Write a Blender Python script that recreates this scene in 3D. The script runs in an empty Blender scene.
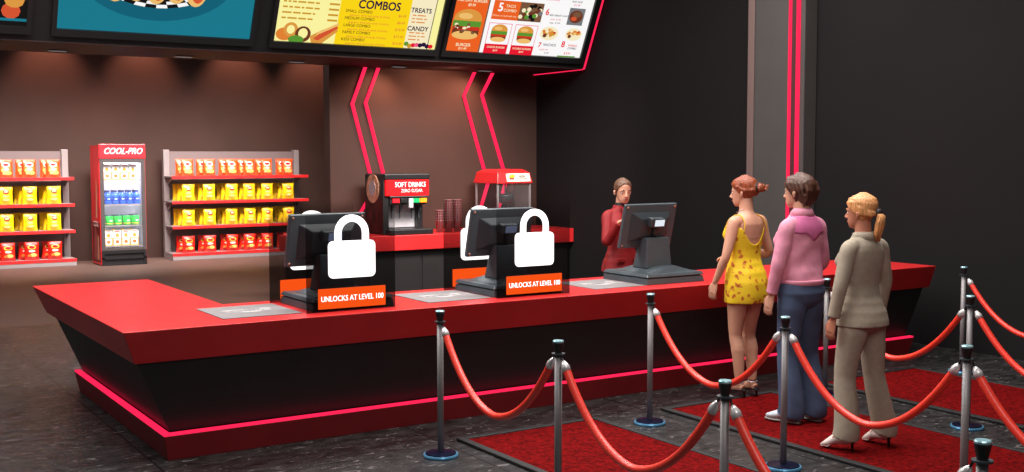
import bpy, bmesh, math, random
from mathutils import Vector, Matrix
random.seed(7)
PI = math.pi
col = bpy.context.scene.collection

# ------------------------------------------------------------------ materials
def srgb(c):
    return tuple(((v/255)/12.92 if v/255 <= .04045 else ((v/255+.055)/1.055)**2.4) for v in c) + (1,)
def newmat(name):
    m = bpy.data.materials.new(name); m.use_nodes = True
    return m, m.node_tree.nodes, m.node_tree.links, m.node_tree.nodes['Principled BSDF']
def mat(name, c, rough=.5, metal=0, spec=.5, var=0, scale=20, bump=0, coat=0, stretch=None):
    m, N, L, b = newmat(name)
    b.inputs['Base Color'].default_value = srgb(c); b.inputs['Roughness'].default_value = rough
    b.inputs['Metallic'].default_value = metal; b.inputs['Specular IOR Level'].default_value = spec
    b.inputs['Coat Weight'].default_value = coat
    if var or bump:
        tc = N.new('ShaderNodeTexCoord'); mp = N.new('ShaderNodeMapping'); L.new(tc.outputs['Object'], mp.inputs[0])
        if stretch: mp.inputs['Scale'].default_value = stretch
        n = N.new('ShaderNodeTexNoise'); n.inputs['Scale'].default_value = scale; n.inputs['Detail'].default_value = 5
        L.new(mp.outputs[0], n.inputs['Vector'])
        if var:
            r = N.new('ShaderNodeValToRGB')
            r.color_ramp.elements[0].position = .3; r.color_ramp.elements[1].position = .7
            r.color_ramp.elements[0].color = tuple(x*(1-var) for x in srgb(c)[:3])+(1,)
            r.color_ramp.elements[1].color = tuple(min(1, x*(1+var)) for x in srgb(c)[:3])+(1,)
            L.new(n.outputs['Fac'], r.inputs[0]); L.new(r.outputs[0], b.inputs['Base Color'])
        if bump:
            bp = N.new('ShaderNodeBump'); bp.inputs['Strength'].default_value = bump; bp.inputs['Distance'].default_value = .01
            L.new(n.outputs['Fac'], bp.inputs['Height']); L.new(bp.outputs[0], b.inputs['Normal'])
    return m
def emis(name, c, s=1.0, base=None):
    m, N, L, b = newmat(name)
    b.inputs['Base Color'].default_value = srgb(base or (0, 0, 0)); b.inputs['Emission Color'].default_value = srgb(c)
    b.inputs['Emission Strength'].default_value = s; b.inputs['Roughness'].default_value = .6
    b.inputs['Specular IOR Level'].default_value = .1
    return m
def printed(name, base, spots, rough=.35, em=0, noise=None):
    """flat printing on a pack: spots = (cx, cz, rx, rz, colour, square?) in the pack's own 0..1 space"""
    m, N, L, b = newmat(name)
    tc = N.new('ShaderNodeTexCoord'); sp = N.new('ShaderNodeSeparateXYZ'); L.new(tc.outputs['Generated'], sp.inputs[0])
    def M(op, a, c=None):
        n = N.new('ShaderNodeMath'); n.operation = op
        for i, v in enumerate((a, c)):
            if v is None: continue
            if isinstance(v, (int, float)): n.inputs[i].default_value = v
            else: L.new(v, n.inputs[i])
        return n.outputs[0]
    cur = None
    for s in spots:
        cx, cz, rx, rz, c = s[:5]; sq = len(s) > 5 and s[5]
        dx = M('DIVIDE', M('SUBTRACT', sp.outputs[0], cx), rx); dz = M('DIVIDE', M('SUBTRACT', sp.outputs[2], cz), rz)
        if sq: d = M('MAXIMUM', M('ABSOLUTE', dx), M('ABSOLUTE', dz))
        else: d = M('ADD', M('MULTIPLY', dx, dx), M('MULTIPLY', dz, dz))
        f = M('LESS_THAN', d, 1.0)
        mx = N.new('ShaderNodeMix'); mx.data_type = 'RGBA'; L.new(f, mx.inputs[0])
        if cur is None: mx.inputs[6].default_value = srgb(base)
        else: L.new(cur, mx.inputs[6])
        mx.inputs[7].default_value = srgb(c); cur = mx.outputs[2]
    L.new(cur, b.inputs['Base Color']); b.inputs['Roughness'].default_value = rough
    return m

M = {}
M['red_lam'] = mat('red_laminate', (208, 40, 42), .38, spec=.5, var=.10, scale=2.2)
M['neck'] = mat('counter_black_panel', (30, 27, 27), .55, var=.15, scale=3)
M['plinth'] = mat('plinth_red', (120, 12, 18), .5, var=.12, scale=3)
M['neon'] = emis('neon_red', (255, 34, 80), 1.25)
M['wall_dark'] = mat('wall_charcoal', (31, 29, 30), .85, spec=.08, var=.06, scale=.9, bump=.05)
M['wall_brown'] = mat('wall_brown', (66, 47, 41), .65, spec=.25, var=.10, scale=1.3)
M['col_grey'] = mat('column_grey', (74, 71, 69), .6, spec=.3, var=.06, scale=3)
M['col_trim'] = mat('column_trim', (112, 92, 88), .5)
M['groove'] = mat('column_groove', (70, 34, 36), .6)
M['black'] = mat('black_plastic', (28, 28, 29), .4)
M['dark_metal'] = mat('dark_frame', (42, 42, 43), .38, metal=.3)
M['under'] = mat('soffit_underside', (44, 16, 15), .7)
M['reg'] = mat('register_plastic', (70, 79, 84), .38, spec=.5, var=.08, scale=8)
M['reg_dark'] = mat('register_dark', (50, 56, 60), .42)
M['screw'] = mat('copper_screw', (196, 140, 118), .35, metal=.5)
M['lcd'] = emis('small_display', (235, 240, 250), .95)
M['lcd_off'] = emis('small_display_dim', (128, 138, 170), .8)
M['white_em'] = emis('flat_white_glow', (255, 255, 255), .98, (255, 255, 255))  # emission put in so padlock and lettering stay white; no lamp behind
M['orange_em'] = emis('flat_orange_glow', (255, 84, 18), .95)  # glow put into the notice colour to keep it bright; no lamp behind
M['mat_grey'] = mat('speckled_mat', (128, 122, 122), .75, var=.35, scale=160)
M['mat_print'] = mat('mat_print', (178, 172, 172), .75, var=.12, scale=90)
M['steel'] = mat('brushed_steel', (140, 136, 136), .45, metal=.25, var=.06, scale=30, stretch=(1, 1, .05))
M['chrome'] = mat('chrome', (215, 222, 228), .14, metal=1)
M['ring'] = mat('base_rim_reflection', (96, 158, 196), .3, metal=.4)  # steel rim; the cyan is a teal reflection painted into its colour
M['cap'] = mat('post_cap_steel', (176, 222, 230), .25, metal=.5)
M['base_disc'] = mat('base_disc', (28, 32, 62), .3, metal=.7)
M['rope'] = mat('rope_red', (238, 60, 42), .38, spec=.6, var=.10, scale=60)
M['ferrule'] = mat('rope_ferrule', (222, 218, 216), .3, metal=.35)
M['ferrule_dk'] = mat('rope_ferrule_dark', (44, 44, 46), .3, metal=.5)
M['carpet'] = mat('carpet_red', (98, 6, 7), .95, spec=.05, var=.6, scale=38, bump=.5)
M['mat_rim'] = mat('carpet_rim', (24, 23, 23), .6)
M['shelf_grey'] = mat('shelf_metal', (150, 142, 142), .45, metal=.2)
M['shelf_back'] = mat('shelf_back', (128, 114, 114), .5, metal=.2)
M['shelf_red'] = mat('shelf_edge_red', (222, 34, 34), .45)
M['bag_orange'] = printed('bag_orange', (238, 78, 24), [(.5, .5, .36, .32, (240, 120, 50)), (.5, .70, .27, .15, (252, 232, 214)), (.5, .71, .19, .07, (214, 44, 60)), (.5, .45, .22, .06, (246, 240, 225)), (.30, .40, .1, .09, (250, 214, 120)), (.62, .25, .26, .11, (248, 208, 110)), (.38, .23, .12, .07, (250, 225, 150))])
M['bag_yellow'] = printed('bag_yellow', (246, 202, 14), [(.5, .70, .21, .13, (206, 40, 44)), (.5, .71, .14, .05, (246, 214, 160)), (.5, .47, .22, .05, (250, 232, 130)), (.5, .26, .34, .12, (240, 170, 30)), (.5, .27, .25, .06, (250, 226, 130))])
M['bag_red'] = printed('bag_red', (222, 30, 14), [(.5, .71, .28, .11, (236, 190, 60)), (.5, .72, .2, .07, (206, 20, 30)), (.5, .5, .22, .06, (250, 225, 215)), (.60, .27, .24, .10, (248, 206, 110)), (.34, .25, .13, .07, (226, 150, 60))])
M['carton'] = printed('juice_carton', (244, 240, 236), [(.5, .25, .5, .25, (238, 160, 40), 1), (.5, .25, .40, .19, (246, 236, 226), 1), (.5, .24, .26, .12, (232, 96, 24)), (.5, .91, .34, .035, (216, 70, 40), 1), (.5, .66, .24, .12, (240, 136, 24)), (.5, .79, .10, .03, (60, 140, 40))])
M['bottle_blue'] = printed('blue_bottle', (36, 92, 214), [(.5, .42, .6, .14, (24, 54, 160), 1), (.5, .44, .2, .05, (170, 196, 240), 1)], .25)
M['cap_blue'] = mat('bottle_cap_blue', (20, 34, 96), .4)
M['can_green'] = printed('green_can', (34, 176, 66), [(.5, .20, .6, .05, (226, 206, 60), 1), (.62, .5, .18, .06, (235, 245, 235), 1)], .3)
M['can_top'] = mat('can_top', (60, 58, 96), .4, metal=.5)
M['fridge_in'] = mat('fridge_interior', (206, 208, 218), .5)
M['fridge_light'] = emis('fridge_lamp', (236, 238, 255), 5)
M['fridge_red'] = mat('fridge_red', (226, 40, 48), .35, coat=.3)
M['fridge_grey'] = mat('fridge_frame', (72, 66, 66), .4)
M['txt_white'] = emis('lettering_white', (255, 250, 248), .55, (240, 240, 240))
M['txt_white_p'] = mat('lettering_white_paint', (245, 240, 238), .5)
M['soda_red'] = emis('soda_header_red', (238, 20, 26), .55, (236, 24, 28))
M['soda_side'] = mat('soda_side_print', (60, 14, 15), .35, var=.9, scale=7)
M['soda_steel'] = mat('soda_steel', (225, 222, 226), .3, metal=.25)
M['green_tab'] = emis('tab_green', (30, 160, 90), .5, (30, 160, 90)); M['orange_tab'] = emis('tab_orange', (250, 140, 30), .5, (250, 140, 30)); M['red_tab'] = emis('tab_red', (220, 30, 40), .5, (220, 30, 40))
M['copper'] = mat('copper_disc', (214, 160, 130), .35, metal=.6, var=.5, scale=18)
M['cream'] = mat('cream_sign', (232, 222, 206), .5)
M['skin'] = mat('skin_warm', (214, 158, 130), .5, spec=.35, var=.05, scale=6)
M['skin2'] = mat('skin_tan', (196, 128, 100), .5, spec=.35, var=.05, scale=6)
M['lips'] = mat('lips', (160, 80, 76), .5)
M['eye_w'] = mat('eye_white', (225, 220, 215), .3); M['eye_d'] = mat('iris_dark', (40, 28, 22), .2)
M['brow'] = mat('eyebrow', (58, 38, 28), .8)
def hairmat(name, c, v=.45):
    return mat(name, c, .42, spec=.5, var=v, scale=16, bump=.7, stretch=(7, 7, 1))
M['hair_auburn'] = hairmat('hair_auburn', (142, 66, 34)); M['hair_brown'] = hairmat('hair_brown', (82, 50, 36)); M['hair_blond'] = hairmat('hair_strawberry_blond', (218, 150, 92), .35)
M['hair_slick'] = hairmat('hair_slicked_brown', (104, 72, 52))
M['blazer'] = mat('blazer_red', (142, 18, 22), .7, var=.12, scale=14); M['shirt_blk'] = mat('shirt_black', (24, 22, 23), .7)
M['suit'] = mat('suit_taupe', (166, 152, 133), .8, var=.07, scale=30, bump=.08); M['pink'] = mat('jacket_pink', (222, 142, 164), .75, var=.08, scale=24, bump=.1)
M['pink_dk'] = mat('jacket_yoke_pink', (196, 96, 142), .75, var=.08, scale=24)
M['jeans'] = mat('denim_blue', (70, 84, 112), .85, var=.28, scale=9, bump=.1); M['trainer'] = mat('trainer_white', (205, 212, 220), .5); M['sole'] = mat('sole_grey', (150, 138, 132), .6)
M['heel_cream'] = mat('shoe_cream', (226, 208, 200), .4); M['heel_blk'] = mat('heel_black', (26, 22, 22), .35)
M['belt_tie'] = mat('hair_tie_dark', (40, 34, 36), .6)
M['silver'] = mat('silver_strap', (206, 198, 204), .25, metal=.7)
M['strap'] = mat('dress_strap', (214, 168, 28), .7)
# floral dress
def floral():
    m, N, L, b = newmat('dress_floral_yellow')
    tc = N.new('ShaderNodeTexCoord'); v = N.new('ShaderNodeTexVoronoi'); v.inputs['Scale'].default_value = 19
    nz = N.new('ShaderNodeTexNoise'); nz.inputs['Scale'].default_value = 26; nz.inputs['Detail'].default_value = 2
    ad = N.new('ShaderNodeVectorMath'); ad.operation = 'MULTIPLY_ADD'; ad.inputs[1].default_value = (.06, .06, .06)
    L.new(tc.outputs['Object'], v.inputs['Vector']); L.new(nz.outputs['Color'], ad.inputs[0]); L.new(tc.outputs['Object'], ad.inputs[2]); L.new(tc.outputs['Object'], nz.inputs['Vector'])
    L.new(ad.outputs[0], v.inputs['Vector'])
    r = N.new('ShaderNodeValToRGB'); e = r.color_ramp.elements
    e[0].position = 0; e[0].color = srgb((150, 60, 30)); e[1].position = .20; e[1].color = srgb((198, 100, 36))
    x = e.new(.33); x.color = srgb((220, 150, 26)); x = e.new(.40); x.color = srgb((242, 204, 30)); r.color_ramp.interpolation = 'LINEAR'
    L.new(v.outputs['Distance'], r.inputs[0]); L.new(r.outputs[0], b.inputs['Base Color']); b.inputs['Roughness'].default_value = .7
    return m
M['dress'] = floral()
def glass(name, c=(235, 240, 245), a=.018):
    m, N, L, b = newmat(name); out = N['Material Output']
    t = N.new('ShaderNodeBsdfTransparent'); mx = N.new('ShaderNodeMixShader'); mx.inputs[0].default_value = a
    b.inputs['Base Color'].default_value = srgb(c); b.inputs['Roughness'].default_value = .05
    L.new(t.outputs[0], mx.inputs[1]); L.new(b.outputs[0], mx.inputs[2]); L.new(mx.outputs[0], out.inputs[0]); return m
M['glass'] = glass('cabinet_glass')
def smoked():
    m, N, L, b = newmat('smoked_fading_sheet'); out = N['Material Output']
    b.inputs['Base Color'].default_value = srgb((16, 13, 14)); b.inputs['Roughness'].default_value = .9; b.inputs['Specular IOR Level'].default_value = 0
    tc = N.new('ShaderNodeTexCoord'); sp = N.new('ShaderNodeSeparateXYZ'); L.new(tc.outputs['Generated'], sp.inputs[0])
    r = N.new('ShaderNodeValToRGB'); e = r.color_ramp.elements
    e[0].position = 0; e[0].color = (.62, .62, .62, 1); e[1].position = .96; e[1].color = (0, 0, 0, 1)
    x = e.new(.45); x.color = (.52, .52, .52, 1); x = e.new(.72); x.color = (.36, .36, .36, 1)
    t = N.new('ShaderNodeBsdfTransparent'); mx = N.new('ShaderNodeMixShader')
    L.new(sp.outputs[2], r.inputs[0]); L.new(r.outputs[0], mx.inputs[0]); L.new(t.outputs[0], mx.inputs[1]); L.new(b.outputs[0], mx.inputs[2]); L.new(mx.outputs[0], out.inputs[0])
    return m
M['smoked'] = smoked()
def slate():
    m, N, L, b = newmat('slate_tiles')
    tc = N.new('ShaderNodeTexCoord')
    n1 = N.new('ShaderNodeTexNoise'); n1.inputs['Scale'].default_value = 5.5; n1.inputs['Detail'].default_value = 10; n1.inputs['Roughness'].default_value = .72
    mp = N.new('ShaderNodeMapping'); mp.inputs['Scale'].default_value = (1, 2.2, 1); L.new(tc.outputs['Object'], mp.inputs[0]); L.new(mp.outputs[0], n1.inputs['Vector'])
    r = N.new('ShaderNodeValToRGB'); e = r.color_ramp.elements
    e[0].position = .36; e[0].color = srgb((12, 11, 11)); e[1].position = .66; e[1].color = srgb((60, 57, 57))
    L.new(n1.outputs['Fac'], r.inputs[0])
    # pale veins
    n2 = N.new('ShaderNodeTexNoise'); n2.inputs['Scale'].default_value = 9; n2.inputs['Detail'].default_value = 8; n2.inputs['Distortion'].default_value = 1.6
    L.new(mp.outputs[0], n2.inputs['Vector'])
    r2 = N.new('ShaderNodeValToRGB'); e = r2.color_ramp.elements
    e[0].position = .60; e[0].color = (0, 0, 0, 1); e[1].position = .72; e[1].color = (.7, .7, .7, 1)
    L.new(n2.outputs['Fac'], r2.inputs[0])
    mx = N.new('ShaderNodeMix'); mx.data_type = 'RGBA'; L.new(r2.outputs[0], mx.inputs[0]); L.new(r.outputs[0], mx.inputs[6]); mx.inputs[7].default_value = srgb((142, 134, 132))
    # joints of large slabs
    sp = N.new('ShaderNodeSeparateXYZ'); L.new(tc.outputs['Object'], sp.inputs[0])
    def joint(o, off):
        a = N.new('ShaderNodeMath'); a.operation = 'ADD'; a.inputs[1].default_value = off; L.new(o, a.inputs[0])
        f = N.new('ShaderNodeMath'); f.operation = 'PINGPONG'; f.inputs[1].default_value = .875; L.new(a.outputs[0], f.inputs[0])
        l = N.new('ShaderNodeMath'); l.operation = 'LESS_THAN'; l.inputs[1].default_value = .007; L.new(f.outputs[0], l.inputs[0]); return l.outputs[0]
    ja = joint(sp.outputs[0], 20-1.87+1.0); jb = joint(sp.outputs[1], 20-6.2)
    ml = N.new('ShaderNodeMath'); ml.operation = 'MAXIMUM'; L.new(ja, ml.inputs[0]); L.new(jb, ml.inputs[1])
    m2 = N.new('ShaderNodeMix'); m2.data_type = 'RGBA'; L.new(ml.outputs[0], m2.inputs[0]); L.new(mx.outputs[2], m2.inputs[6]); m2.inputs[7].default_value = srgb((12, 12, 12))
    L.new(m2.outputs[2], b.inputs['Base Color']); b.inputs['Roughness'].default_value = .42; b.inputs['Specular IOR Level'].default_value = .35
    bp = N.new('ShaderNodeBump'); bp.inputs['Strength'].default_value = .25; bp.inputs['Distance'].default_value = .02; L.new(n1.outputs['Fac'], bp.inputs['Height']); L.new(bp.outputs[0], b.inputs['Normal'])
    return m
M['slate'] = slate()
M['brown_floor'] = mat('floor_brown', (86, 68, 61), .6, spec=.3, var=.08, scale=1.5)
def striped():
    m, N, L, b = newmat('striped_cup')
    tc = N.new('ShaderNodeTexCoord'); sp = N.new('ShaderNodeSeparateXYZ'); L.new(tc.outputs['Generated'], sp.inputs[0])
    w = N.new('ShaderNodeMath'); w.operation = 'PINGPONG'; w.inputs[1].default_value = .09; L.new(sp.outputs[0], w.inputs[0])
    l = N.new('ShaderNodeMath'); l.operation = 'LESS_THAN'; l.inputs[1].default_value = .045; L.new(w.outputs[0], l.inputs[0])
    mx = N.new('ShaderNodeMix'); mx.data_type = 'RGBA'; L.new(l.outputs[0], mx.inputs[0]); mx.inputs[6].default_value = srgb((130, 44, 46)); mx.inputs[7].default_value = srgb((128, 112, 112))
    L.new(mx.outputs[2], b.inputs['Base Color']); b.inputs['Roughness'].default_value = .6; return m
M['cup'] = striped()
M['dl_lens'] = emis('downlight_lens', (150, 146, 146), .5)

# ------------------------------------------------------------------ geometry helpers
def link(name, bm, m, parent=None, smooth=False, bevel=0, seg=2):
    me = bpy.data.meshes.new(name); bmesh.ops.recalc_face_normals(bm, faces=bm.faces[:]); bm.to_mesh(me); bm.free()
    o = bpy.data.objects.new(name, me); col.objects.link(o)
    for x in (m if isinstance(m, (list, tuple)) else [m]): me.materials.append(M[x] if isinstance(x, str) else x)
    if smooth: me.polygons.foreach_set('use_smooth', [True]*len(me.polygons))
    if bevel:
        b = o.modifiers.new('bevel', 'BEVEL'); b.width = bevel; b.segments = seg; b.limit_method = 'ANGLE'
    if parent: o.parent = parent
    return o
def tag(o, label=None, cat=None, group=None, kind=None):
    if label: o['label'] = label
    if cat: o['category'] = cat
    if group: o['group'] = group
    if kind: o['kind'] = kind
    return o
def empty(name, loc, rz=0, **k):
    o = bpy.data.objects.new(name, None); col.objects.link(o); o.location = loc; o.rotation_euler = (0, 0, rz)
    o.empty_display_size = .1; tag(o, **k); return o
def box(bm, x0, x1, y0, y1, z0, z1, mi=0):
    v = [bm.verts.new(p) for p in ((x0, y0, z0), (x1, y0, z0), (x1, y1, z0), (x0, y1, z0), (x0, y0, z1), (x1, y0, z1), (x1, y1, z1), (x0, y1, z1))]
    for q in ((0, 3, 2, 1), (4, 5, 6, 7), (0, 1, 5, 4), (1, 2, 6, 5), (2, 3, 7, 6), (3, 0, 4, 7)):
        f = bm.faces.new([v[i] for i in q]); f.material_index = mi
    return v
def B(*boxes):
    bm = bmesh.new()
    for b in boxes: box(bm, *b)
    return bm
def prism(bm, bot, top, mi=0):
    a = [bm.verts.new(p) for p in bot]; b = [bm.verts.new(p) for p in top]; n = len(a)
    bm.faces.new(a[::-1]).material_index = mi; bm.faces.new(b).material_index = mi
    for i in range(n): bm.faces.new((a[i], a[(i+1) % n], b[(i+1) % n], b[i])).material_index = mi
def loft(bm, rings, cap=True, mi=0, closed=True):
    R = [[bm.verts.new(p) for p in r] for r in rings]; n = len(R[0])
    for a, b in zip(R, R[1:]):
        for i in range(n if closed else n-1):
            f = bm.faces.new((a[i], a[(i+1) % n], b[(i+1) % n], b[i])); f.material_index = mi
    if cap: bm.faces.new(R[0][::-1]).material_index = mi; bm.faces.new(R[-1]).material_index = mi
    return R
def lathe(bm, prof, c=(0, 0, 0), n=28, mi=0):
    loft(bm, [[(c[0]+r*math.cos(2*PI*i/n), c[1]+r*math.sin(2*PI*i/n), c[2]+z) for i in range(n)] for r, z in prof], mi=mi)
def tube(bm, pts, rad, n=12, hint=(0, 1, 0), flat=1.0, mi=0):
    """round tube through pts; rad a number or one per point; flat scales the second axis"""
    pts = [Vector(p) for p in pts]; rad = rad if isinstance(rad, (list, tuple)) else [rad]*len(pts); rings = []
    for i, p in enumerate(pts):
        t = (pts[min(i+1, len(pts)-1)]-pts[max(i-1, 0)]).normalized()
        a = Vector(hint); a = (a-t*a.dot(t))
        if a.length < .05: a = Vector((1, 0, 0)); a = a-t*a.dot(t)
        a.normalize(); b = t.cross(a); r = rad[i]
        ra, rb = (r if isinstance(r, tuple) else (r, r*flat))
        rings.append([p+a*ra*math.cos(2*PI*k/n)+b*rb*math.sin(2*PI*k/n) for k in range(n)])
    loft(bm, rings, mi=mi)
def ball(bm, c, r, n=16, rot=None):
    rings = []; m = n//2
    for j in range(1, m):
        t = PI*j/m; rings.append([(math.sin(t)*math.cos(2*PI*i/n), math.sin(t)*math.sin(2*PI*i/n), -math.cos(t)) for i in range(n)])
    R = Matrix.Rotation(rot, 3, 'X') if rot else Matrix.Identity(3)
    rings = [[Vector(c)+R@Vector((p[0]*r[0], p[1]*r[1], p[2]*r[2])) for p in q] for q in rings]
    loft(bm, rings)
def spline(pts, k=6):
    P = [Vector(p) for p in pts]; out = []
    for i in range(len(P)-1):
        a = P[max(i-1, 0)]; b = P[i]; c = P[i+1]; d = P[min(i+2, len(P)-1)]
        for j in range(k):
            t = j/k; out.append(.5*((2*b)+(c-a)*t+(2*a-5*b+4*c-d)*t*t+(3*b-a-3*c+d)*t**3))
    out.append(P[-1]); return out
_txt = {}
def text_polys(s, size, offset=0, shear=0, align='CENTER'):
    key = (s, offset, shear, align)
    if key not in _txt:
        cu = bpy.data.curves.new('lettering', 'FONT'); cu.body = s; cu.size = 1; cu.align_x = align; cu.align_y = 'CENTER'; cu.offset = offset; cu.shear = shear; cu.resolution_u = 3
        o = bpy.data.objects.new('lettering', cu); col.objects.link(o); dg = bpy.context.evaluated_depsgraph_get(); dg.update()
        me = bpy.data.meshes.new_from_object(o.evaluated_get(dg))
        _txt[key] = ([tuple(v.co) for v in me.vertices], [tuple(p.vertices) for p in me.polygons])
        bpy.data.objects.remove(o); bpy.data.meshes.remove(me); bpy.data.curves.remove(cu)
    vs, fs = _txt[key]
    return [(x*size, y*size) for x, y, z in vs], fs
class Art:
    """flat printing laid on a real surface, each colour a hair above the one below"""
    def __init__(s, o, ux, uy, step=.0012, n=None):
        s.o = Vector(o); s.ux = Vector(ux).normalized(); s.uy = Vector(uy).normalized(); s.n = Vector(n).normalized() if n else s.ux.cross(s.uy); s.bm = bmesh.new(); s.mats = []; s.k = 1; s.step = step
    def mi(s, m):
        if m not in s.mats: s.mats.append(m)
        return s.mats.index(m)
    def P(s, u, v): return s.o+s.ux*u+s.uy*v+s.n*(s.step*s.k)
    def poly(s, pts, m):
        f = s.bm.faces.new([s.bm.verts.new(s.P(*p)) for p in pts]); f.material_index = s.mi(m); s.k += 1
    def rect(s, u0, u1, v0, v1, m): s.poly([(u0, v0), (u1, v0), (u1, v1), (u0, v1)], m)
    def ell(s, u, v, a, b, m, n=20, up=(0, 2*PI)): s.poly([(u+a*math.cos(up[0]+(up[1]-up[0])*i/n), v+b*math.sin(up[0]+(up[1]-up[0])*i/n)) for i in range(n)], m)
    def text(s, u, v, t, size, m, offset=0.0, shear=0, align='CENTER', sx=1):
        vs, fs = text_polys(t, size, 0, shear, align); i = s.mi(m); q = min(offset, .02)*size*1.6
        for du, dv in (((-q, -q), (q, -q), (-q, q), (q, q)) if offset else ((0, 0),)):    # heavier strokes
            V = [s.bm.verts.new(s.P(u+x*sx+du, v+y+dv)) for x, y in vs]
            for f in fs:
                try: s.bm.faces.new([V[j] for j in f]).material_index = i
                except ValueError: pass
            s.k += .25
    def done(s, name, parent):
        me = bpy.data.meshes.new(name); s.bm.to_mesh(me); s.bm.free(); o = bpy.data.objects.new(name, me); col.objects.link(o); o.parent = parent
        for m in s.mats: me.materials.append(M[m])
        return o
def clone(o, parent=None):
    c = o.copy(); col.objects.link(c); c.parent = parent
    for ch in o.children: clone(ch, c)
    return c

# ------------------------------------------------------------------ the setting
XW = 9.65
def struct(name, bm, m, **k): return tag(link(name, bm, m, **k), kind='structure')
struct('floor', B((-4, XW+.3, -1, 13.65, -.12, 0)), 'slate')
struct('floor_back', B((-4, 11.6, 13.65, 21.9, -.12, 0)), 'brown_floor')
struct('wall_back', B((-4, 11.6, 21.6, 21.9, 0, 5.2)), 'wall_brown')
struct('wall_panel', B((6.27, XW, 14.35, 14.55, 0, 3.14)), 'wall_brown')
struct('wall_right', B((XW, XW+.3, -1, 14.55, 0, 5.6)), 'wall_dark')
colm = B((9.45, XW, 8.8, 9.645, 0, 5.6)); struct('trim_1', colm, 'col_grey', bevel=.012)
struct('trim_2', B((9.43, 9.449, 9.55, 9.65, 0, 5.6)), 'col_trim', bevel=.006)
struct('trim_3', B((9.440, 9.449, 8.905, 8.98, 0, 5.6)), 'groove')
struct('trim_4', B((9.440, 9.449, 9.02, 9.03, 0, 5.6), (9.44, 9.449, 8.86, 8.868, 0, 5.6)), 'groove')
for y0, y1, lb in ((8.98, 9.02, 'thin vertical red neon strip on grey wall column, the farther one'), (8.858, 8.905, 'vertical red neon strip on grey wall column, nearer its corner')):
    tag(link('neon_strip', B((9.425, 9.449, y0, y1, .02, 5.6)), 'neon', bevel=.004), lb, 'neon strip', 'column neon strips')

# neon chevrons on the brown panel wall
def chevron(pts, lb, g):
    bm = bmesh.new(); w = .023
    for (a, b) in zip(pts, pts[1:]):
        a = Vector((a[0], 0, a[1])); b = Vector((b[0], 0, b[1])); 
    L_ = [(x-w, 14.318, z) for x, z in pts]; R_ = [(x+w, 14.318, z) for x, z in pts]
    f = [bm.verts.new(p) for p in L_]; g_ = [bm.verts.new(p) for p in R_]
    f2 = [bm.verts.new((p[0], 14.349, p[2])) for p in L_]; g2 = [bm.verts.new((p[0], 14.349, p[2])) for p in R_]
    for i in range(len(pts)-1):
        bm.faces.new((f[i], g_[i], g_[i+1], f[i+1])); bm.faces.new((f2[i], f2[i+1], g2[i+1], g2[i]))
        bm.faces.new((f[i], f[i+1], f2[i+1], f2[i])); bm.faces.new((g_[i], g2[i], g2[i+1], g_[i+1]))
    bm.faces.new((f[0], f2[0], g2[0], g_[0])); bm.faces.new((f[-1], g_[-1], g2[-1], f2[-1]))
    tag(link('neon_chevron', bm, 'neon'), lb, 'neon strip', g)
G = 'neon chevrons on the brown wall'
chevron([(6.80, 3.125), (6.60, 2.62), (6.92, 1.44), (6.62, 1.0)], 'leftmost zigzag red neon line on brown wall, behind drinks machine', G)
chevron([(7.0, 3.125), (6.80, 2.64), (7.12, 1.44), (6.82, 1.0)], 'second zigzag red neon line from the left, rising above drinks machine', G)
chevron([(8.55, 3.125), (8.37, 2.78), (8.775, 1.5), (8.60, 1.0)], 'third zigzag red neon line from the left, behind popcorn machine', G)
chevron([(8.86, 3.125), (8.675, 2.80), (9.10, 1.55), (8.92, 1.0)], 'rightmost zigzag red neon line on brown wall, above popcorn machine', G)

# ------------------------------------------------------------------ overhead menu housing
Y0, Z0 = 13.05, 3.13; SL = .478; ZT = 4.75
def yz(z): return Y0-SL*(z-Z0)
HX0, HX1 = -.6, 9.6
hs = empty('menu_board_housing', (4.5, 13.6, Z0), label='long dark sloping housing overhead with a thin red neon edge, carrying the menu screens', cat='display housing')
def hchild(o): o.matrix_parent_inverse = Matrix.Translation(Vector(hs.location)).inverted(); return o
bm = bmesh.new()
prism(bm, [(HX0, Y0+.01, Z0+.012), (HX1-.02, Y0+.01, Z0+.012), (HX1-.02, 14.34, Z0+.012), (HX0, 14.34, Z0+.012)], [(HX0, yz(ZT)+.01, ZT), (HX1-.02, yz(ZT)+.01, ZT), (HX1-.02, 14.34, ZT), (HX0, 14.34, ZT)])
hchild(link('housing', bm, 'dark_metal', hs))
hchild(link('underside', B((HX0, HX1-.03, Y0+.012, 14.335, Z0, Z0+.0115)), 'under', hs))
bm = bmesh.new(); w = .022
prism(bm, [(HX1-.019, Y0+.012, Z0), (HX1+.012, Y0+.012, Z0), (HX1+.012, Y0+.05, Z0), (HX1-.019, Y0+.05, Z0)], [(HX1-.019, yz(ZT)+.012, ZT), (HX1+.012, yz(ZT)+.012, ZT), (HX1+.012, yz(ZT)+.05, ZT), (HX1-.019, yz(ZT)+.05, ZT)])
box(bm, HX1-.019, HX1+.012, Y0+.05, 14.33, Z0-.008, Z0+.03)
hchild(link('light_strip', bm, 'neon', hs))
up = Vector((0, -SL, 1)).normalized(); nrm = Vector((1, 0, 0)).cross(up)
LEN = (ZT-Z0)/up.z
def slab(bm, u0, u1, v0, v1, t0, t1):
    o = Vector((0, Y0, Z0)); v = []
    for t in (t0, t1):
        for u, w_ in ((u0, v0), (u1, v0), (u1, v1), (u0, v1)): v.append(o+Vector((1, 0, 0))*u+up*w_+nrm*t)
    vv = [bm.verts.new(p) for p in v]
    for q in ((0, 3, 2, 1), (4, 5, 6, 7), (0, 1, 5, 4), (1, 2, 6, 5), (2, 3, 7, 6), (3, 0, 4, 7)): bm.faces.new([vv[i] for i in q])
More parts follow.
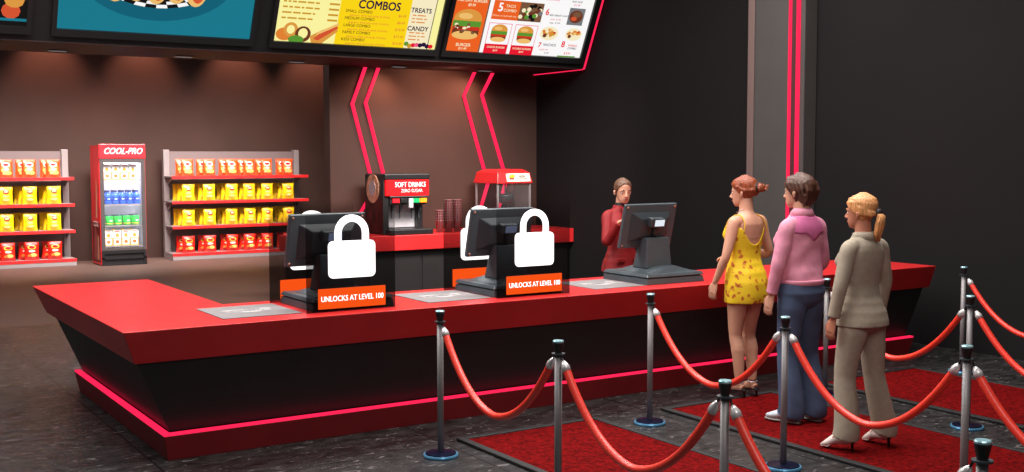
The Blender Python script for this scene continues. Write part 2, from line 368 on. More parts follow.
cols = dict(e_teal=(24, 120, 140), e_tealdk=(16, 96, 118), e_white=(252, 250, 250), e_black=(20, 18, 18), e_orange=(238, 98, 34), e_red=(232, 26, 48), e_yellow=(252, 214, 20), e_pale=(252, 244, 160), e_cream=(248, 236, 196),
            e_bun=(222, 152, 66), e_bun2=(240, 190, 110), e_meat=(110, 54, 34), e_green=(90, 150, 50), e_tom=(204, 54, 34), e_pink=(238, 90, 130), e_brown=(120, 84, 60), e_gold=(206, 150, 40), e_onion=(226, 130, 50), e_grey=(120, 120, 124), e_sausage=(214, 84, 48), e_text=(96, 66, 24), e_blk2=(40, 16, 60))
for k, c in cols.items(): M[k] = emis(k, c, .98)
def screen(u0, u1, v0, v1, label, painter):
    o = empty('menu_screen', ((u0+u1)/2, yz(Z0+v0*up.z)-.02, Z0+v0*up.z), label=label, cat='menu screen', group='menu screens in the overhead housing')
    inv = Matrix.Translation(o.location).inverted()
    bm = bmesh.new(); b_ = .05
    slab(bm, u0-b_, u1+b_, v0-b_-.03, v0, .002, .05); slab(bm, u0-b_, u1+b_, v1, v1+b_, .002, .05); slab(bm, u0-b_, u0, v0, v1, .002, .05); slab(bm, u1, u1+b_, v0, v1, .002, .05)
    f = link('bezel', bm, 'black', o); f.matrix_parent_inverse = inv
    bm = bmesh.new(); slab(bm, u0, u1, v0, v1, .002, .016); d = link('display', bm, painter[0], o); d.matrix_parent_inverse = inv
    a = Art(Vector((u0, Y0, Z0))+up*v0+nrm*.0165, (1, 0, 0), up, step=.00025, n=nrm); painter[1](a, u1-u0, v1-v0); p = a.done('menu_print', d)
    p.matrix_parent_inverse = inv; d.matrix_parent_inverse = inv; p.matrix_parent_inverse = Matrix.Identity(4)
    p.matrix_parent_inverse = inv @ Matrix.Identity(4)
    p.matrix_parent_inverse = Matrix.Identity(4)
    return o
def burger(a, u, v, s):
    a.ell(u, v+.25*s, .5*s, .33*s, 'e_bun'); a.rect(u-.5*s, u+.5*s, v-.05*s, v+.2*s, 'e_green'); a.rect(u-.48*s, u+.48*s, v-.14*s, v+.02*s, 'e_tom')
    a.rect(u-.47*s, u+.47*s, v-.24*s, v-.1*s, 'e_meat'); a.ell(u, v-.26*s, .46*s, .14*s, 'e_bun2'); a.ell(u-.1*s, v+.35*s, .25*s, .1*s, 'e_bun2')
def plate(a, u, v, s):
    a.ell(u, v, .55*s, .36*s, 'e_cream')
    for i in range(14):
        t = random.random()*6.28; r = random.random()*.3*s; a.ell(u+r*1.3*math.cos(t), v+.05*s+r*math.sin(t)*.7, .1*s, .07*s, random.choice(['e_bun', 'e_gold', 'e_onion', 'e_tom', 'e_bun2']), n=8)
    a.ell(u-.25*s, v-.12*s, .12*s, .1*s, 'e_meat', n=10)
def lines(a, u0, u1, v, n, dv, m, h=.016, price=None, seed=1):
    rnd = random.Random(seed)
    for i in range(n):
        u = u0
        while u < u1-.05:
            w_ = rnd.uniform(.03, .12); a.rect(u, min(u+w_, u1), v-i*dv, v-i*dv+h, m); u += w_+.018
        a.k = min(a.k, 14)
        if price: a.rect(price, price+.13, v-i*dv, v-i*dv+h*1.2, m)
def p_menu(a, W, H):   # right screen
    sl = .0
    a.rect(0, .50, 0, H, 'e_orange'); a.rect(.50, .52, 0, H, 'e_brown')
    a.text(.25, H-.02, 'COMBO', .12, 'e_white', .01)
    for vy, sz in ((.33, .42), (1.0, .4)):
        burger(a, .245, vy, sz)
        for i in range(16): a.ell(.245+random.uniform(-.17, .17), vy-.02+random.uniform(-.07, .07), .03, .02, random.choice(['e_meat', 'e_brown', 'e_cream', 'e_tom']), n=7)
    a.text(.25, .09, 'BURGER', .06, 'e_cream', .008); a.text(.25, .04, '$11.49', .045, 'e_cream', .008)
    a.text(.25, .69, 'ALL DAY BURGER', .055, 'e_cream', .008); a.text(.25, .63, '$9.99', .05, 'e_cream', .008)
    for u, lb in ((.57, 'CHEESE BURGER'), (.98, 'DOUBLE BURGER')):
        a.rect(u, u+.36, .01, .42, 'e_pink'); a.rect(u+.008, u+.352, .018, .412, 'e_white'); burger(a, u+.18, .26, .25); a.rect(u, u+.36, .0, .13, 'e_red')
        a.text(u+.18, .085, lb, .038, 'e_cream', .006); a.text(u+.18, .04, '$8.99', .032, 'e_cream', .006)
    a.rect(.57, 1.35, .47, .73, 'e_orange'); a.rect(.98, 1.35, .47, .73, 'e_brown')
    for i in range(26): a.ell(random.uniform(1.01, 1.32), random.uniform(.50, .70), .035, .03, random.choice(['e_cream', 'e_meat', 'e_green', 'e_grey', 'e_black']), n=8)
    a.text(.68, .635, '5', .16, 'e_white', .015); a.text(.83, .66, 'TACO', .055, 'e_cream', .006); a.text(.83, .60, 'COMBO', .055, 'e_cream', .006); a.text(.76, .525, 'Chicken or beef with rice', .036, 'e_cream', 0)
    a.text(1.42, .62, '6', .12, 'e_red', .012); a.text(1.62, .585, 'BEEF BRISKET & RICE', .034, 'e_black', .005); a.text(1.58, .53, 'small   $ 7.49', .032, 'e_red', .004); a.text(1.58, .48, 'large   $ 9.49', .032, 'e_black', .004)
    a.rect(1.77, 2.03, .47, .71, 'e_grey'); a.ell(1.9, .59, .11, .09, 'e_meat'); a.ell(1.91, .62, .07, .04, 'e_brown'); a.ell(1.87, .56, .05, .03, 'e_sausage')
    plate(a, 1.53, .33, .27); plate(a, 1.93, .34, .25)
    a.text(1.42, .16, '7', .1, 'e_red', .012); a.text(1.58, .17, 'NACHOS', .05, 'e_black', .006); a.text(1.5, .10, 'small $ 5.49', .03, 'e_red', .004); a.text(1.56, .055, '$ 6.99', .03, 'e_black', .004)
    a.text(1.80, .19, '8', .12, 'e_red', .012); a.text(1.96, .18, 'WINGS', .045, 'e_red', .006); a.text(1.96, .14, 'COMBO', .04, 'e_black', .006); a.text(1.90, .065, '$ 8.99', .04, 'e_red', .006)
    a.rect(1.75, 2.05, .012, .03, 'e_green')
    a.text(.95, .83, 'FRIES & SNACKS', .05, 'e_red', .006); a.text(1.45, .80, 'ONION RINGS', .034, 'e_pink', .006); a.text(1.85, .80, 'HOT DOG', .036, 'e_black', .006); a.text(1.86, .755, '$ 5.49', .04, 'e_pink', .006)
    for i in range(3): plate(a, .85+i*.5, 1.15, .3)
def p_combo(a, W, H):
    a.rect(.0, .78, 0, H, 'e_pale'); a.rect(.78, 1.73, 0, H, 'e_yellow'); a.rect(1.73, W, 0, H, 'e_cream'); a.rect(2.08, W, 0, H, 'e_pale')
    a.k = 4; lines(a, .06, .52, H-.08, 17, .068, 'e_gold', .02, .64, 4)
    a.k = 5; a.text(1.30, .52, 'COMBOS', .15, 'e_blk2', .012, sx=.92); a.text(1.22, 1.2, 'POPCORN', .17, 'e_blk2', .012)
    rnd = random.Random(3)
    for i, t in enumerate(('SMALL COMBO', 'MEDIUM COMBO', 'LARGE COMBO', 'FAMILY COMBO', 'KIDS COMBO')):
        v = .43-i*.09; a.text(.86, v, t, .052, 'e_text', .006, align='LEFT'); a.text(.92, v-.048, 'popcorn, drink and candy of choice', .038, 'e_onion', .005, align='LEFT'); a.text(1.63, v-.02, '$%d.49' % (6+2*i), .048, 'e_onion', .006)
    a.text(1.88, .50, 'TREATS', .085, 'e_blk2', .012); lines(a, 1.77, 2.0, .43, 3, .045, 'e_onion', .014, None, 8); a.k = 8; a.text(1.88, .26, 'CANDY', .085, 'e_blk2', .012); lines(a, 1.77, 2.0, .20, 3, .045, 'e_onion', .014, None, 9); a.k = 8
    for i in range(8): a.ell(1.76+i*.05, .03+random.uniform(0, .03), .035, .03, random.choice(['e_pink', 'e_blk2', 'e_red', 'e_green', 'e_gold']), n=8)
    a.poly([(2.06, 0), (2.07, 0), (2.10, H), (2.09, H)], 'e_black')
    a.k = 8
    # onion rings and hot dog along the bottom left
    a.ell(.13, .09, .11, .08, 'e_onion'); a.ell(.20, .15, .09, .09, 'e_bun'); a.ell(.20, .15, .05, .055, 'e_pale'); a.ell(.36, .10, .10, .1, 'e_meat'); a.ell(.36, .11, .06, .065, 'e_pale'); a.ell(.28, .03, .1, .05, 'e_green')
    a.poly([(.48, .0), (.62, -.0), (.80, .16), (.78, .24), (.6, .17), (.45, .08)], 'e_bun'); a.poly([(.5, .05), (.56, .03), (.8, .2), (.78, .24), (.6, .15)], 'e_sausage'); a.poly([(.52, .09), (.8, .235), (.8, .27), (.55, .14)], 'e_bun2')
def p_teal(a, W, H):
    cx, cy = 1.03, .72
    a.ell(cx, cy-.05, .86, .52, 'e_tealdk', 40)
    a.k = 3
    for i in range(36):
        t0 = 2*PI*i/36; t1 = 2*PI*(i+1)/36
        for j, (r0, r1) in enumerate(((.86, .96), (.96, 1.06))):
            q = [(cx+.68*r*math.cos(t), cy+.40*r*math.sin(t)) for r, t in ((r0, t0), (r1, t0), (r1, t1), (r0, t1))]
            a.poly(q, 'e_black' if (i+j) % 2 else 'e_white'); a.k = 3
    a.k = 4; a.ell(cx, cy, .6, .35, 'e_black', 30)
    rnd = random.Random(5)
    for i in range(5):
        u = cx-.45+i*.22; v = cy-.16+.02*(i % 2)
        a.ell(u, v, .13, .22, 'e_bun2'); a.ell(u+.02, v+.02, .09, .2, 'e_sausage'); a.ell(u+.03, v+.05, .025, .16, 'e_yellow')
    a.ell(cx-.55, cy-.14, .12, .14, 'e_green'); a.ell(cx-.6, cy-.05, .1, .1, 'e_cream'); a.ell(cx+.5, cy-.1, .1, .12, 'e_cream')
    for i in range(20): a.ell(cx+rnd.uniform(-.5, .5), cy-.05+rnd.uniform(-.2, .2), .035, .025, rnd.choice(['e_white', 'e_bun', 'e_cream', 'e_brown']), n=8); a.k = 18
def p_food(a, W, H):
    a.rect(0, W, 0, H, 'e_black')
    for i in range(40):
        a.ell(W-random.uniform(.05, 1.3), random.uniform(.14, .62), random.uniform(.05, .12), random.uniform(.04, .09), random.choice(['e_pink', 'e_meat', 'e_cream', 'e_brown', 'e_green', 'e_teal', 'e_sausage', 'e_bun']), n=10); a.k = 3+i % 6
    a.rect(.1, W, .05, .08, 'e_teal')
screen(7.28, 9.44, .17, 1.62, 'rightmost overhead menu screen, orange strip and burgers on white', ('e_white', p_menu))
screen(4.95, 7.13, .17, 1.62, 'yellow overhead menu screen headed COMBOS', ('e_yellow', p_combo))
screen(2.52, 4.66, .17, 1.62, 'teal overhead screen showing a basket on checkered paper', ('e_teal', p_teal))
screen(.10, 2.22, .17, 1.62, 'black overhead screen of food at the far left', ('e_black', p_food))
dl_lab = ['first downlight from the left under the menu housing', 'second downlight from the left under the menu housing', 'third downlight from the left, under the teal screen', 'fourth downlight from the left, under the yellow screen', 'fifth downlight from the left, above drinks machine', 'rightmost downlight under the menu housing, before popcorn machine']
for i, x in enumerate((1.25, 2.72, 4.17, 5.64, 7.11, 8.48)):
    o = empty('downlight', (x, 13.93, Z0), label=dl_lab[i], cat='ceiling light', group='downlights under the menu housing')
    bm = bmesh.new(); box(bm, -.11, .11, -.06, .06, -.014, -.001); link('fitting', bm, 'black', o, bevel=.008)
    bm = bmesh.new(); box(bm, -.09, .09, -.045, .045, -.0175, -.0145); link('lens', bm, 'dl_lens', o)

# ------------------------------------------------------------------ service counter
ZC = .861
def Lshape(z, x0, y0, x1, y1, xi, yw): return [(x0, y0, z), (x1, y0, z), (x1, y1, z), (xi, y1, z), (xi, yw, z), (x0, yw, z)]
sc = empty('service_counter', (5.4, 7.3, 0), label='long red-topped L-shaped service counter with black sides and glowing red base line', cat='counter')
INV = Matrix.Translation(sc.location).inverted()
def cc(o): o.matrix_parent_inverse = INV; return o
bm = bmesh.new(); prism(bm, Lshape(.645, 1.745, 6.95, 9.22, 7.72, 2.5, 9.66), Lshape(ZC, 1.655, 6.837, 9.17, 7.80, 2.58, 9.75)); cc(link('countertop', bm, 'red_lam', sc, bevel=.006))
bm = bmesh.new(); prism(bm, Lshape(.175, 1.985, 7.09, 9.06, 7.55, 2.35, 9.56), Lshape(.6445, 1.765, 6.975, 9.16, 7.62, 2.42, 9.42)); cc(link('front_panel', bm, 'neck', sc))
bm = bmesh.new(); prism(bm, Lshape(0, 1.96, 7.045, 9.05, 7.60, 2.38, 9.55), Lshape(.16, 1.93, 7.015, 9.10, 7.63, 2.4, 9.60)); cc(link('plinth', bm, 'plinth', sc, bevel=.003))
bm = bmesh.new()
box(bm, 1.932, 9.09, 7.018, 7.060, .1605, .1745); box(bm, 1.932, 1.974, 7.0605, 9.59, .1605, .1745)
cc(link('light_strip', bm, 'neon', sc))

# back counter
bc = empty('back_counter', (7.4, 13.85, 0), label='low red back counter under the neon wall, carrying drinks and popcorn machines', cat='counter')
INV = Matrix.Translation(bc.location).inverted()
cc(link('countertop', B((5.5, 9.64, 13.36, 14.30, .66, .86)), 'red_lam', bc, bevel=.008)); cc(link('cabinet', B((5.58, 9.6, 13.46, 14.28, 0, .66)), 'neck', bc))
for i in range(5): cc(link('door_panel', B((5.62+i*.79, 6.38+i*.79, 13.445, 13.4595, .08, .62)), 'neck', bc, bevel=.004))

# counter mats
for x0, x1, lb in ((2.33, 2.87, 'grey speckled mat on the red counter, leftmost'), (3.82, 4.35, 'grey speckled mat on the red counter between the two locked registers'), (5.30, 5.80, 'grey speckled mat on the red counter before the cashier')):
    o = empty('counter_mat', ((x0+x1)/2, 7.33, ZC), label=lb, cat='mat', group='speckled mats on the counter')
    w = (x1-x0)/2; link('mat_sheet', B((-w, w, -.28, .28, .0005, .006)), 'mat_grey', o, bevel=.002)
    a = Art((0, 0, .006), (1, 0, 0), (0, 1, 0), .0006)
    for u, v, ra, rb in ((-.06, .01, .10, .05), (.06, .0, .10, .045), (0, -.06, .07, .03), (.13, .05, .04, .03), (-.14, .04, .04, .02)): a.ell(u, v, ra, rb, 'mat_print')
    a.k = 3; a.rect(-.16, -.02, .05, .075, 'mat_print'); a.text(0, .0, 'CINEMA', .07, 'mat_grey', .01)
    a.done('printed_emblem', o)

# ------------------------------------------------------------------ cash registers
def register(x, label, dim):
    o = empty('cash_register', (x, 7.355, ZC), label=label, cat='cash register', group='cash registers on the red counter')
    h = .295
    bm = bmesh.new(); prism(bm, [(-.305, -h, 0), (.305, -h, 0), (.305, h, 0), (-.305, h, 0)], [(-.298, -h+.008, .05), (.298, -h+.008, .05), (.298, h-.008, .05), (-.298, h-.008, .05)])
    prism(bm, [(-.285, -h+.02, .0501), (.285, -h+.02, .0501), (.285, h-.02, .0501), (-.285, h-.02, .0501)], [(-.285, -h+.02, .058), (.285, -h+.02, .058), (.285, h-.02, .058), (-.285, h-.02, .058)])
    link('cash_drawer', bm, 'reg', o, bevel=.005)
    bm = bmesh.new(); prism(bm, [(-.305, -h, .0585), (.305, -h, .0585), (.305, h, .0585), (-.305, h, .0585)], [(-.29, -h+.015, .085), (.29, -h+.015, .085), (.29, h-.015, .085), (-.29, h-.015, .085)])
    link('top_cover', bm, 'reg', o, bevel=.006)
    # swelling under the pedestal
    bm = bmesh.new(); rings = []
    for k in range(13):
        u = -1+2*k/12; hh = .002+.055*(1-u*u)**.8
        rings.append([(u*.24, -.23, .0855), (u*.24, -.20, .0855+hh*.7), (u*.24, -.10, .0855+hh), (u*.24, .1, .0855+hh), (u*.24, .17, .0855+hh*.6), (u*.24, .20, .0855)])
    loft(bm, rings); link('swelling', bm, 'reg', o, smooth=False, bevel=.003)
    bm = bmesh.new(); prism(bm, [(-.185, -.14, .115), (.085, -.14, .115), (.085, .05, .115), (-.185, .05, .115)], [(-.18, -.135, .37), (.06, -.135, .37), (.05, -.03, .37), (-.17, -.03, .37)])
    link('pedestal', bm, 'reg', o, bevel=.01)
    # monitor, back towards the queue, top leaning to it
    mo = bpy.data.objects.new('monitor', None)
    T = Matrix.Translation((-.10, -.055, .465)) @ Matrix.Rotation(math.radians(4), 4, 'Z') @ Matrix.Rotation(math.radians(13), 4, 'X')
    def place(bm_): bmesh.ops.transform(bm_, matrix=T, verts=bm_.verts[:]); return bm_
    bm = bmesh.new(); box(bm, -.29, .29, -.005, .028, -.185, .185); m_ = link('monitor', place(bm), 'reg', o, bevel=.008)
    bm = bmesh.new(); prism(bm, [(-.22, -.0055, -.13), (.22, -.0055, -.13), (.22, -.0055, .12), (-.22, -.0055, .12)], [(-.13, -.05, -.08), (.17, -.05, -.08), (.17, -.05, .07), (-.13, -.05, .07)])
    link('rear_housing', place(bm), 'reg_dark', m_, bevel=.006)
    bm = bmesh.new(); box(bm, -.262, .262, .0285, .031, -.155, .16); link('touch_screen', place(bm), 'black', m_)
    for sx in (-1, 1):
        for sz in (-1, 1):
            bm = bmesh.new(); ball(bm, (sx*.265, -.006, sz*.162), (.011, .005, .011), 10); link('screw', place(bm), 'screw', m_, smooth=True)
    bm = bmesh.new(); box(bm, -.078, .072, -.115, -.052, .015, .09); d = link('customer_display', place(bm), 'reg_dark', o, bevel=.008)
    bm = bmesh.new(); box(bm, -.042, .062, -.1185, -.1155, .027, .080); link('display_glass', place(bm), 'lcd_off' if dim else 'lcd', d)
    bm = bmesh.new(); tube(bm, [(-.07, -.09, .36), (-.07, -.10, .41), (-.08, -.11, .47)], .022, 10); link('display_stalk', bm, 'reg_dark', o, smooth=True)
    return o
register(3.25, 'dark cash register at the left, behind the left smoked lock panel', True)
register(4.68, 'dark cash register in the middle of the counter, behind a smoked lock panel', True)
register(6.13, 'dark cash register free of any lock panel, in front of the cashier', False)

# ------------------------------------------------------------------ smoked lock panels
def lock_panel(x0, x1, y, label, back=False):
    o = empty('lock_panel', ((x0+x1)/2, y, ZC), label=label, cat='sign panel', group='smoked lock panels around the registers')
    w = (x1-x0)/2; link('smoked_sheet', B((-w, w, -.003, .003, .0005, .76)), 'smoked', o)
    s = -1 if not back else 1
    y0, y1 = (-.009, .009) if back else (-.014, -.0035)
    # padlock body with rounded corners and a shackle
    bm = bmesh.new(); r = .035; pts = []
    for cx, cz, a0 in ((.172-r, .225+r, -90), (.172-r, .475-r, 0), (-.172+r, .475-r, 90), (-.172+r, .225+r, 180)):
        for k in range(7): a = math.radians(a0+15*k); pts.append((cx+r*math.cos(a), cz+r*math.sin(a)))
    A = [bm.verts.new((p[0], y0, p[1])) for p in pts]; Bv = [bm.verts.new((p[0], y1, p[1])) for p in pts]; n = len(pts)
    bm.faces.new(A); bm.faces.new(Bv[::-1])
    for i in range(n): bm.faces.new((A[i], A[(i+1) % n], Bv[(i+1) % n], Bv[i]))
    pl = link('padlock', bm, 'white_em', o)
    bm = bmesh.new(); R_, r_ = .125, .077
    ring = [(math.cos(math.radians(a)), math.sin(math.radians(a))) for a in range(0, 181, 12)]
    out = [(R_, .476)]+[(R_*c, .525+R_*s_) for c, s_ in ring]+[(-R_, .476)]; inn = [(r_, .476)]+[(r_*c, .525+r_*s_) for c, s_ in ring]+[(-r_, .476)]
    V = [[bm.verts.new((p[0], yv, p[1])) for p in q] for q in (out, inn) for yv in (y0, y1)]
    for i in range(len(out)-1):
        bm.faces.new((V[0][i], V[0][i+1], V[2][i+1], V[2][i])); bm.faces.new((V[1][i], V[3][i], V[3][i+1], V[1][i+1])); bm.faces.new((V[0][i], V[1][i], V[1][i+1], V[0][i+1])); bm.faces.new((V[2][i], V[2][i+1], V[3][i+1], V[3][i]))
    link('shackle', bm, 'white_em', pl)
    sg = link('notice', B((-.248, .248, y0, y1, .022, .158)), 'orange_em', o, bevel=.004)
    yf = y0 if s < 0 else y1
    a = Art((0, yf, .09), (-s, 0, 0), (0, 0, 1), .0015, n=(0, s, 0)); a.text(0, -.002, 'UNLOCKS AT LEVEL 100', .052, 'white_em', .004, sx=.82); a.done('lettering', sg)
    return o
lock_panel(2.882, 3.536, 7.01, 'left front smoked panel with white padlock, UNLOCKS AT LEVEL 100')
lock_panel(2.882, 3.536, 7.685, 'smoked padlock panel standing behind the left locked register', True)
lock_panel(4.365, 5.019, 7.01, 'front smoked panel with white padlock over the middle register')
lock_panel(4.30, 4.954, 7.685, 'smoked padlock panel standing behind the middle register', True)

# ------------------------------------------------------------------ drinks machine
sm = empty('drinks_machine', (7.0, 13.8, .86), label='black and red soft drinks dispenser on the back counter', cat='drinks dispenser')
link('body', B((-.335, .335, -.02, .3, 0, .77), (-.335, -.25, -.26, -.02, 0, .77), (.25, .335, -.12, -.02, .05, .5)), 'black', sm, bevel=.012)
link('side_print', B((-.338, -.3355, -.25, .29, .03, .44)), 'soda_side', sm)
bm = bmesh.new(); tube(bm, [(-.3355, .04, .585), (-.348, .04, .585)], (.185), 28, hint=(0, 1, 0)); cd = link('side_emblem', bm, 'copper', sm)
bm = bmesh.new(); tube(bm, [(-.3485, .04, .585), (-.352, .04, .585)], (.10), 20, hint=(0, 1, 0)); link('emblem_centre', bm, 'silver', cd)
sm.scale = (1, 1, 1.045)
hd = link('header', B((-.31, .335, -.30, -.0205, .495, .70)), 'soda_red', sm, bevel=.01)
link('header_trim', B((-.33, .34, -.31, .3, .701, .775), (-.25, .335, -.30, -.0205, .47, .494)), 'black', sm, bevel=.015)
a = Art((.02, -.3, .61), (1, 0, 0), (0, 0, 1), .002); a.text(.03, .025, 'SOFT DRINKS', .09, 'txt_white_p', .006, sx=.84); a.text(.05, -.052, 'ZERO SUGAR', .060, 'txt_white_p', 0, sx=.9); a.done('lettering', hd)
link('splash_back', B((-.249, .249, -.03, -.0205, .08, .47)), 'soda_steel', sm)
link('valve_bank', B((-.24, .30, -.27, -.031, .38, .469)), 'black', sm, bevel=.01)
for k, (x, m_) in enumerate(((-.16, 'red_tab'), (-.04, 'black'), (.14, 'green_tab'), (.25, 'orange_tab'))):
    tb = link('flavour_tab', B((x-.05, x+.05, -.30, -.271, .405, .46)), m_, sm, bevel=.004)
    bm = bmesh.new(); tube(bm, [(x, -.22, .38), (x, -.20, .30)], .012, 8); link('nozzle', bm, 'reg_dark', tb)
    link('push_lever', B((x-.008, x+.008, -.16, -.15, .2, .38)), 'reg_dark', tb)
link('ice_chute', B((.03, .09, -.31, -.2705, .34, .46)), 'soda_steel', sm, bevel=.006)
link('drip_tray', B((-.30, .34, -.40, -.0205, 0, .07)), 'black', sm, bevel=.01)

# popcorn machine
pm = empty('popcorn_machine', (8.70, 13.80, .86), label='red-roofed glass popcorn machine on the back counter', cat='popcorn machine')
bm = bmesh.new(); prism(bm, [(-.30, -.33, .66), (.30, -.33, .66), (.30, .33, .66), (-.30, .33, .66)], [(-.27, -.29, .82), (.27, -.29, .82), (.27, .29, .82), (-.27, .29, .82)]); prism(bm, [(-.26, -.28, .821), (.26, -.28, .821), (.26, .28, .821), (-.26, .28, .821)], [(-.2, -.2, .86), (.2, -.2, .86), (.2, .2, .86), (-.2, .2, .86)])
rf = link('roof', bm, 'red_lam', pm, bevel=.01)
sg = bmesh.new(); prism(sg, [(-.14, -.337, .685), (.26, -.337, .685), (.26, -.325, .685), (-.14, -.325, .685)], [(-.14, -.308, .80), (.25, -.308, .80), (.25, -.296, .80), (-.14, -.296, .80)]); sg = link('roof_sign', sg, 'cream', rf)
a = Art((0, -.325, .742), (1, 0, 0), (0, -.029, .115), .002, n=(0, -1, -.25)); M['blk_ink'] = mat('black_ink', (20, 18, 18), .6); M['pop_y'] = mat('popcorn_yellow', (240, 210, 60), .6)
a.n = Vector((0, -1, -.25)).normalized(); a.k = 3
a.text(.11, .018, 'FRESH', .04, 'blk_ink', .01); a.text(.12, -.026, 'POPCORN', .04, 'blk_ink', .01); a.ell(-.06, .02, .045, .03, 'pop_y'); a.poly([(-.10, .0), (-.02, .0), (-.03, -.045), (-.09, -.045)], 'lips'); a.done('lettering', sg)
for sx in (-1, 1):
    for sy in (-1, 1): link('corner_post', B((sx*.27-.012, sx*.27+.012, sy*.29-.012, sy*.29+.012, .2, .66)), 'steel', pm)
link('base_cabinet', B((-.29, .29, -.31, .31, 0, .2)), 'red_lam', pm, bevel=.008)
link('glass_pane', B((-.257, .257, -.292, -.288, .2, .66), (-.272, -.268, -.277, .277, .2, .66), (.268, .272, -.277, .277, .2, .66)), 'glass', pm)
bm = bmesh.new(); lathe(bm, [(.04, .36), (.11, .38), (.13, .45), (.135, .5), (.12, .505)], (.04, 0, 0)); kt = link('kettle', bm, 'dark_metal', pm, smooth=True)
bm = bmesh.new(); tube(bm, [(.04, 0, .5), (.04, 0, .66)], .012, 8); tube(bm, [(.04, 0, .53), (.2, 0, .53), (.2, 0, .66)], .01, 8); link('kettle_arm', bm, 'steel', kt)
# striped cups
def cupstack(x, y, n, lb):
    o = empty('cup_stack', (x, y, .86), label=lb, cat='cups', group='stacks of striped paper cups')
    k0 = link('paper_cup', cupbm(), 'cup', o, smooth=True)
    for i in range(1, n): c = k0.copy(); col.objects.link(c); c.parent = o; c.location = (0, 0, i*.035)
def cupbm():
    bm = bmesh.new(); lathe(bm, [(.042, 0), (.058, .16), (.061, .162), (.061, .168), (.054, .168)], n=20); return bm
cupstack(7.56, 13.62, 5, 'shortest stack of striped paper cups right of the drinks machine')
cupstack(7.70, 13.62, 9, 'middle stack of striped paper cups on the back counter')
cupstack(7.84, 13.62, 9, 'right stack of striped paper cups, nearest the popcorn machine')

# ------------------------------------------------------------------ shelves with chip bags
def shelf_unit(x0, x1, label):
    o = empty('snack_shelf', ((x0+x1)/2, 21.1, 0), label=label, cat='shelf', group='snack shelf units'); w = (x1-x0)/2
    link('back_board', B((-w+.1, w-.1, .22, .27, .1, 2.0)), 'shelf_back', o)
    for s in (-1, 1): link('upright', B((min(s*w, s*(w-.11)), max(s*w, s*(w-.11)), .15, .28, 0, 2.03)), 'shelf_grey', o, bevel=.008)
    bs = link('base', B((-w, w, -.34, .149, 0, .085)), 'shelf_grey', o, bevel=.006)
    for i, z in enumerate((1.545, 1.085, .625, .125)):
        x = w if i == 3 else w-.01
        b = link('shelf_board', B((-x, x, -.33, .148, z-.035, z)), 'shelf_grey', o, bevel=.003)
        link('price_rail', B((-x, x, -.346, -.3305, z-.05, z+.004)), 'shelf_red', b, bevel=.003)
        if i < 3:
            for s in (-1, 1):
                bm = bmesh.new(); prism(bm, [(s*(w-.08), .148, z-.17), (s*(w-.05), .148, z-.17), (s*(w-.05), .148, z-.036), (s*(w-.08), .148, z-.036)], [(s*(w-.08), -.12, z-.06), (s*(w-.05), -.12, z-.06), (s*(w-.05), -.12, z-.036), (s*(w-.08), -.12, z-.036)]); link('bracket', bm, 'shelf_grey', o)
    return o
shelf_unit(5.95, 8.62, 'grey four-tier snack shelf with red rails, right of the drinks fridge')
shelf_unit(1.60, 4.27, 'grey four-tier snack shelf with red rails at the left edge, before the fridge')
def bagmesh(name, m):
    bm = bmesh.new(); nx, nz = 14, 20; W, H = .120, .31
    G_ = {}
    for sd in (0, 1):
        for i in range(nx+1):
            for j in range(nz+1):
                u = -1+2*i/nx; v = j/nz; t = max(0, 1-abs(u)**2.4)**.7*max(0, min(1, (v-.06)/.2))**.6*max(0, min(1, (.94-v)/.2))**.6
                wv = 1-.07*math.sin(PI*v)+.015*math.sin(v*40)*(v > .93 or v < .07)
                th = .042*t*(1+.15*math.sin(u*5+v*9))
                y = -th-.001 if sd == 0 else th+.001
                G_[sd, i, j] = bm.verts.new((u*W*wv, y, v*H))
    for sd in (0, 1):
        for i in range(nx):
            for j in range(nz): q = [G_[sd, i, j], G_[sd, i+1, j], G_[sd, i+1, j+1], G_[sd, i, j+1]]; bm.faces.new(q if sd == 0 else q[::-1])
    for i in range(nx):
        bm.faces.new((G_[0, i, 0], G_[1, i, 0], G_[1, i+1, 0], G_[0, i+1, 0])); bm.faces.new((G_[0, i, nz], G_[0, i+1, nz], G_[1, i+1, nz], G_[1, i, nz]))
    for j in range(nz):
        bm.faces.new((G_[0, 0, j], G_[0, 0, j+1], G_[1, 0, j+1], G_[1, 0, j])); bm.faces.new((G_[0, nx, j], G_[1, nx, j], G_[1, nx, j+1], G_[0, nx, j+1]))
    me = bpy.data.meshes.new(name); bm.to_mesh(me); bm.free(); me.materials.append(M[m]); me.polygons.foreach_set('use_smooth', [True]*len(me.polygons)); return me
bags = [(1.547, bagmesh('chip_bag', 'bag_orange'), 2, 'orange', 'top shelf'), (1.087, bagmesh('chip_bag', 'bag_yellow'), 3, 'yellow', 'second shelf from the top'), (.627, bagmesh('chip_bag', 'bag_yellow'), 3, 'yellow', 'third shelf from the top'), (.127, bagmesh('chip_bag', 'bag_red'), 2, 'red', 'bottom shelf')]
ordn = ['first', 'second', 'third', 'fourth', 'fifth', 'sixth']
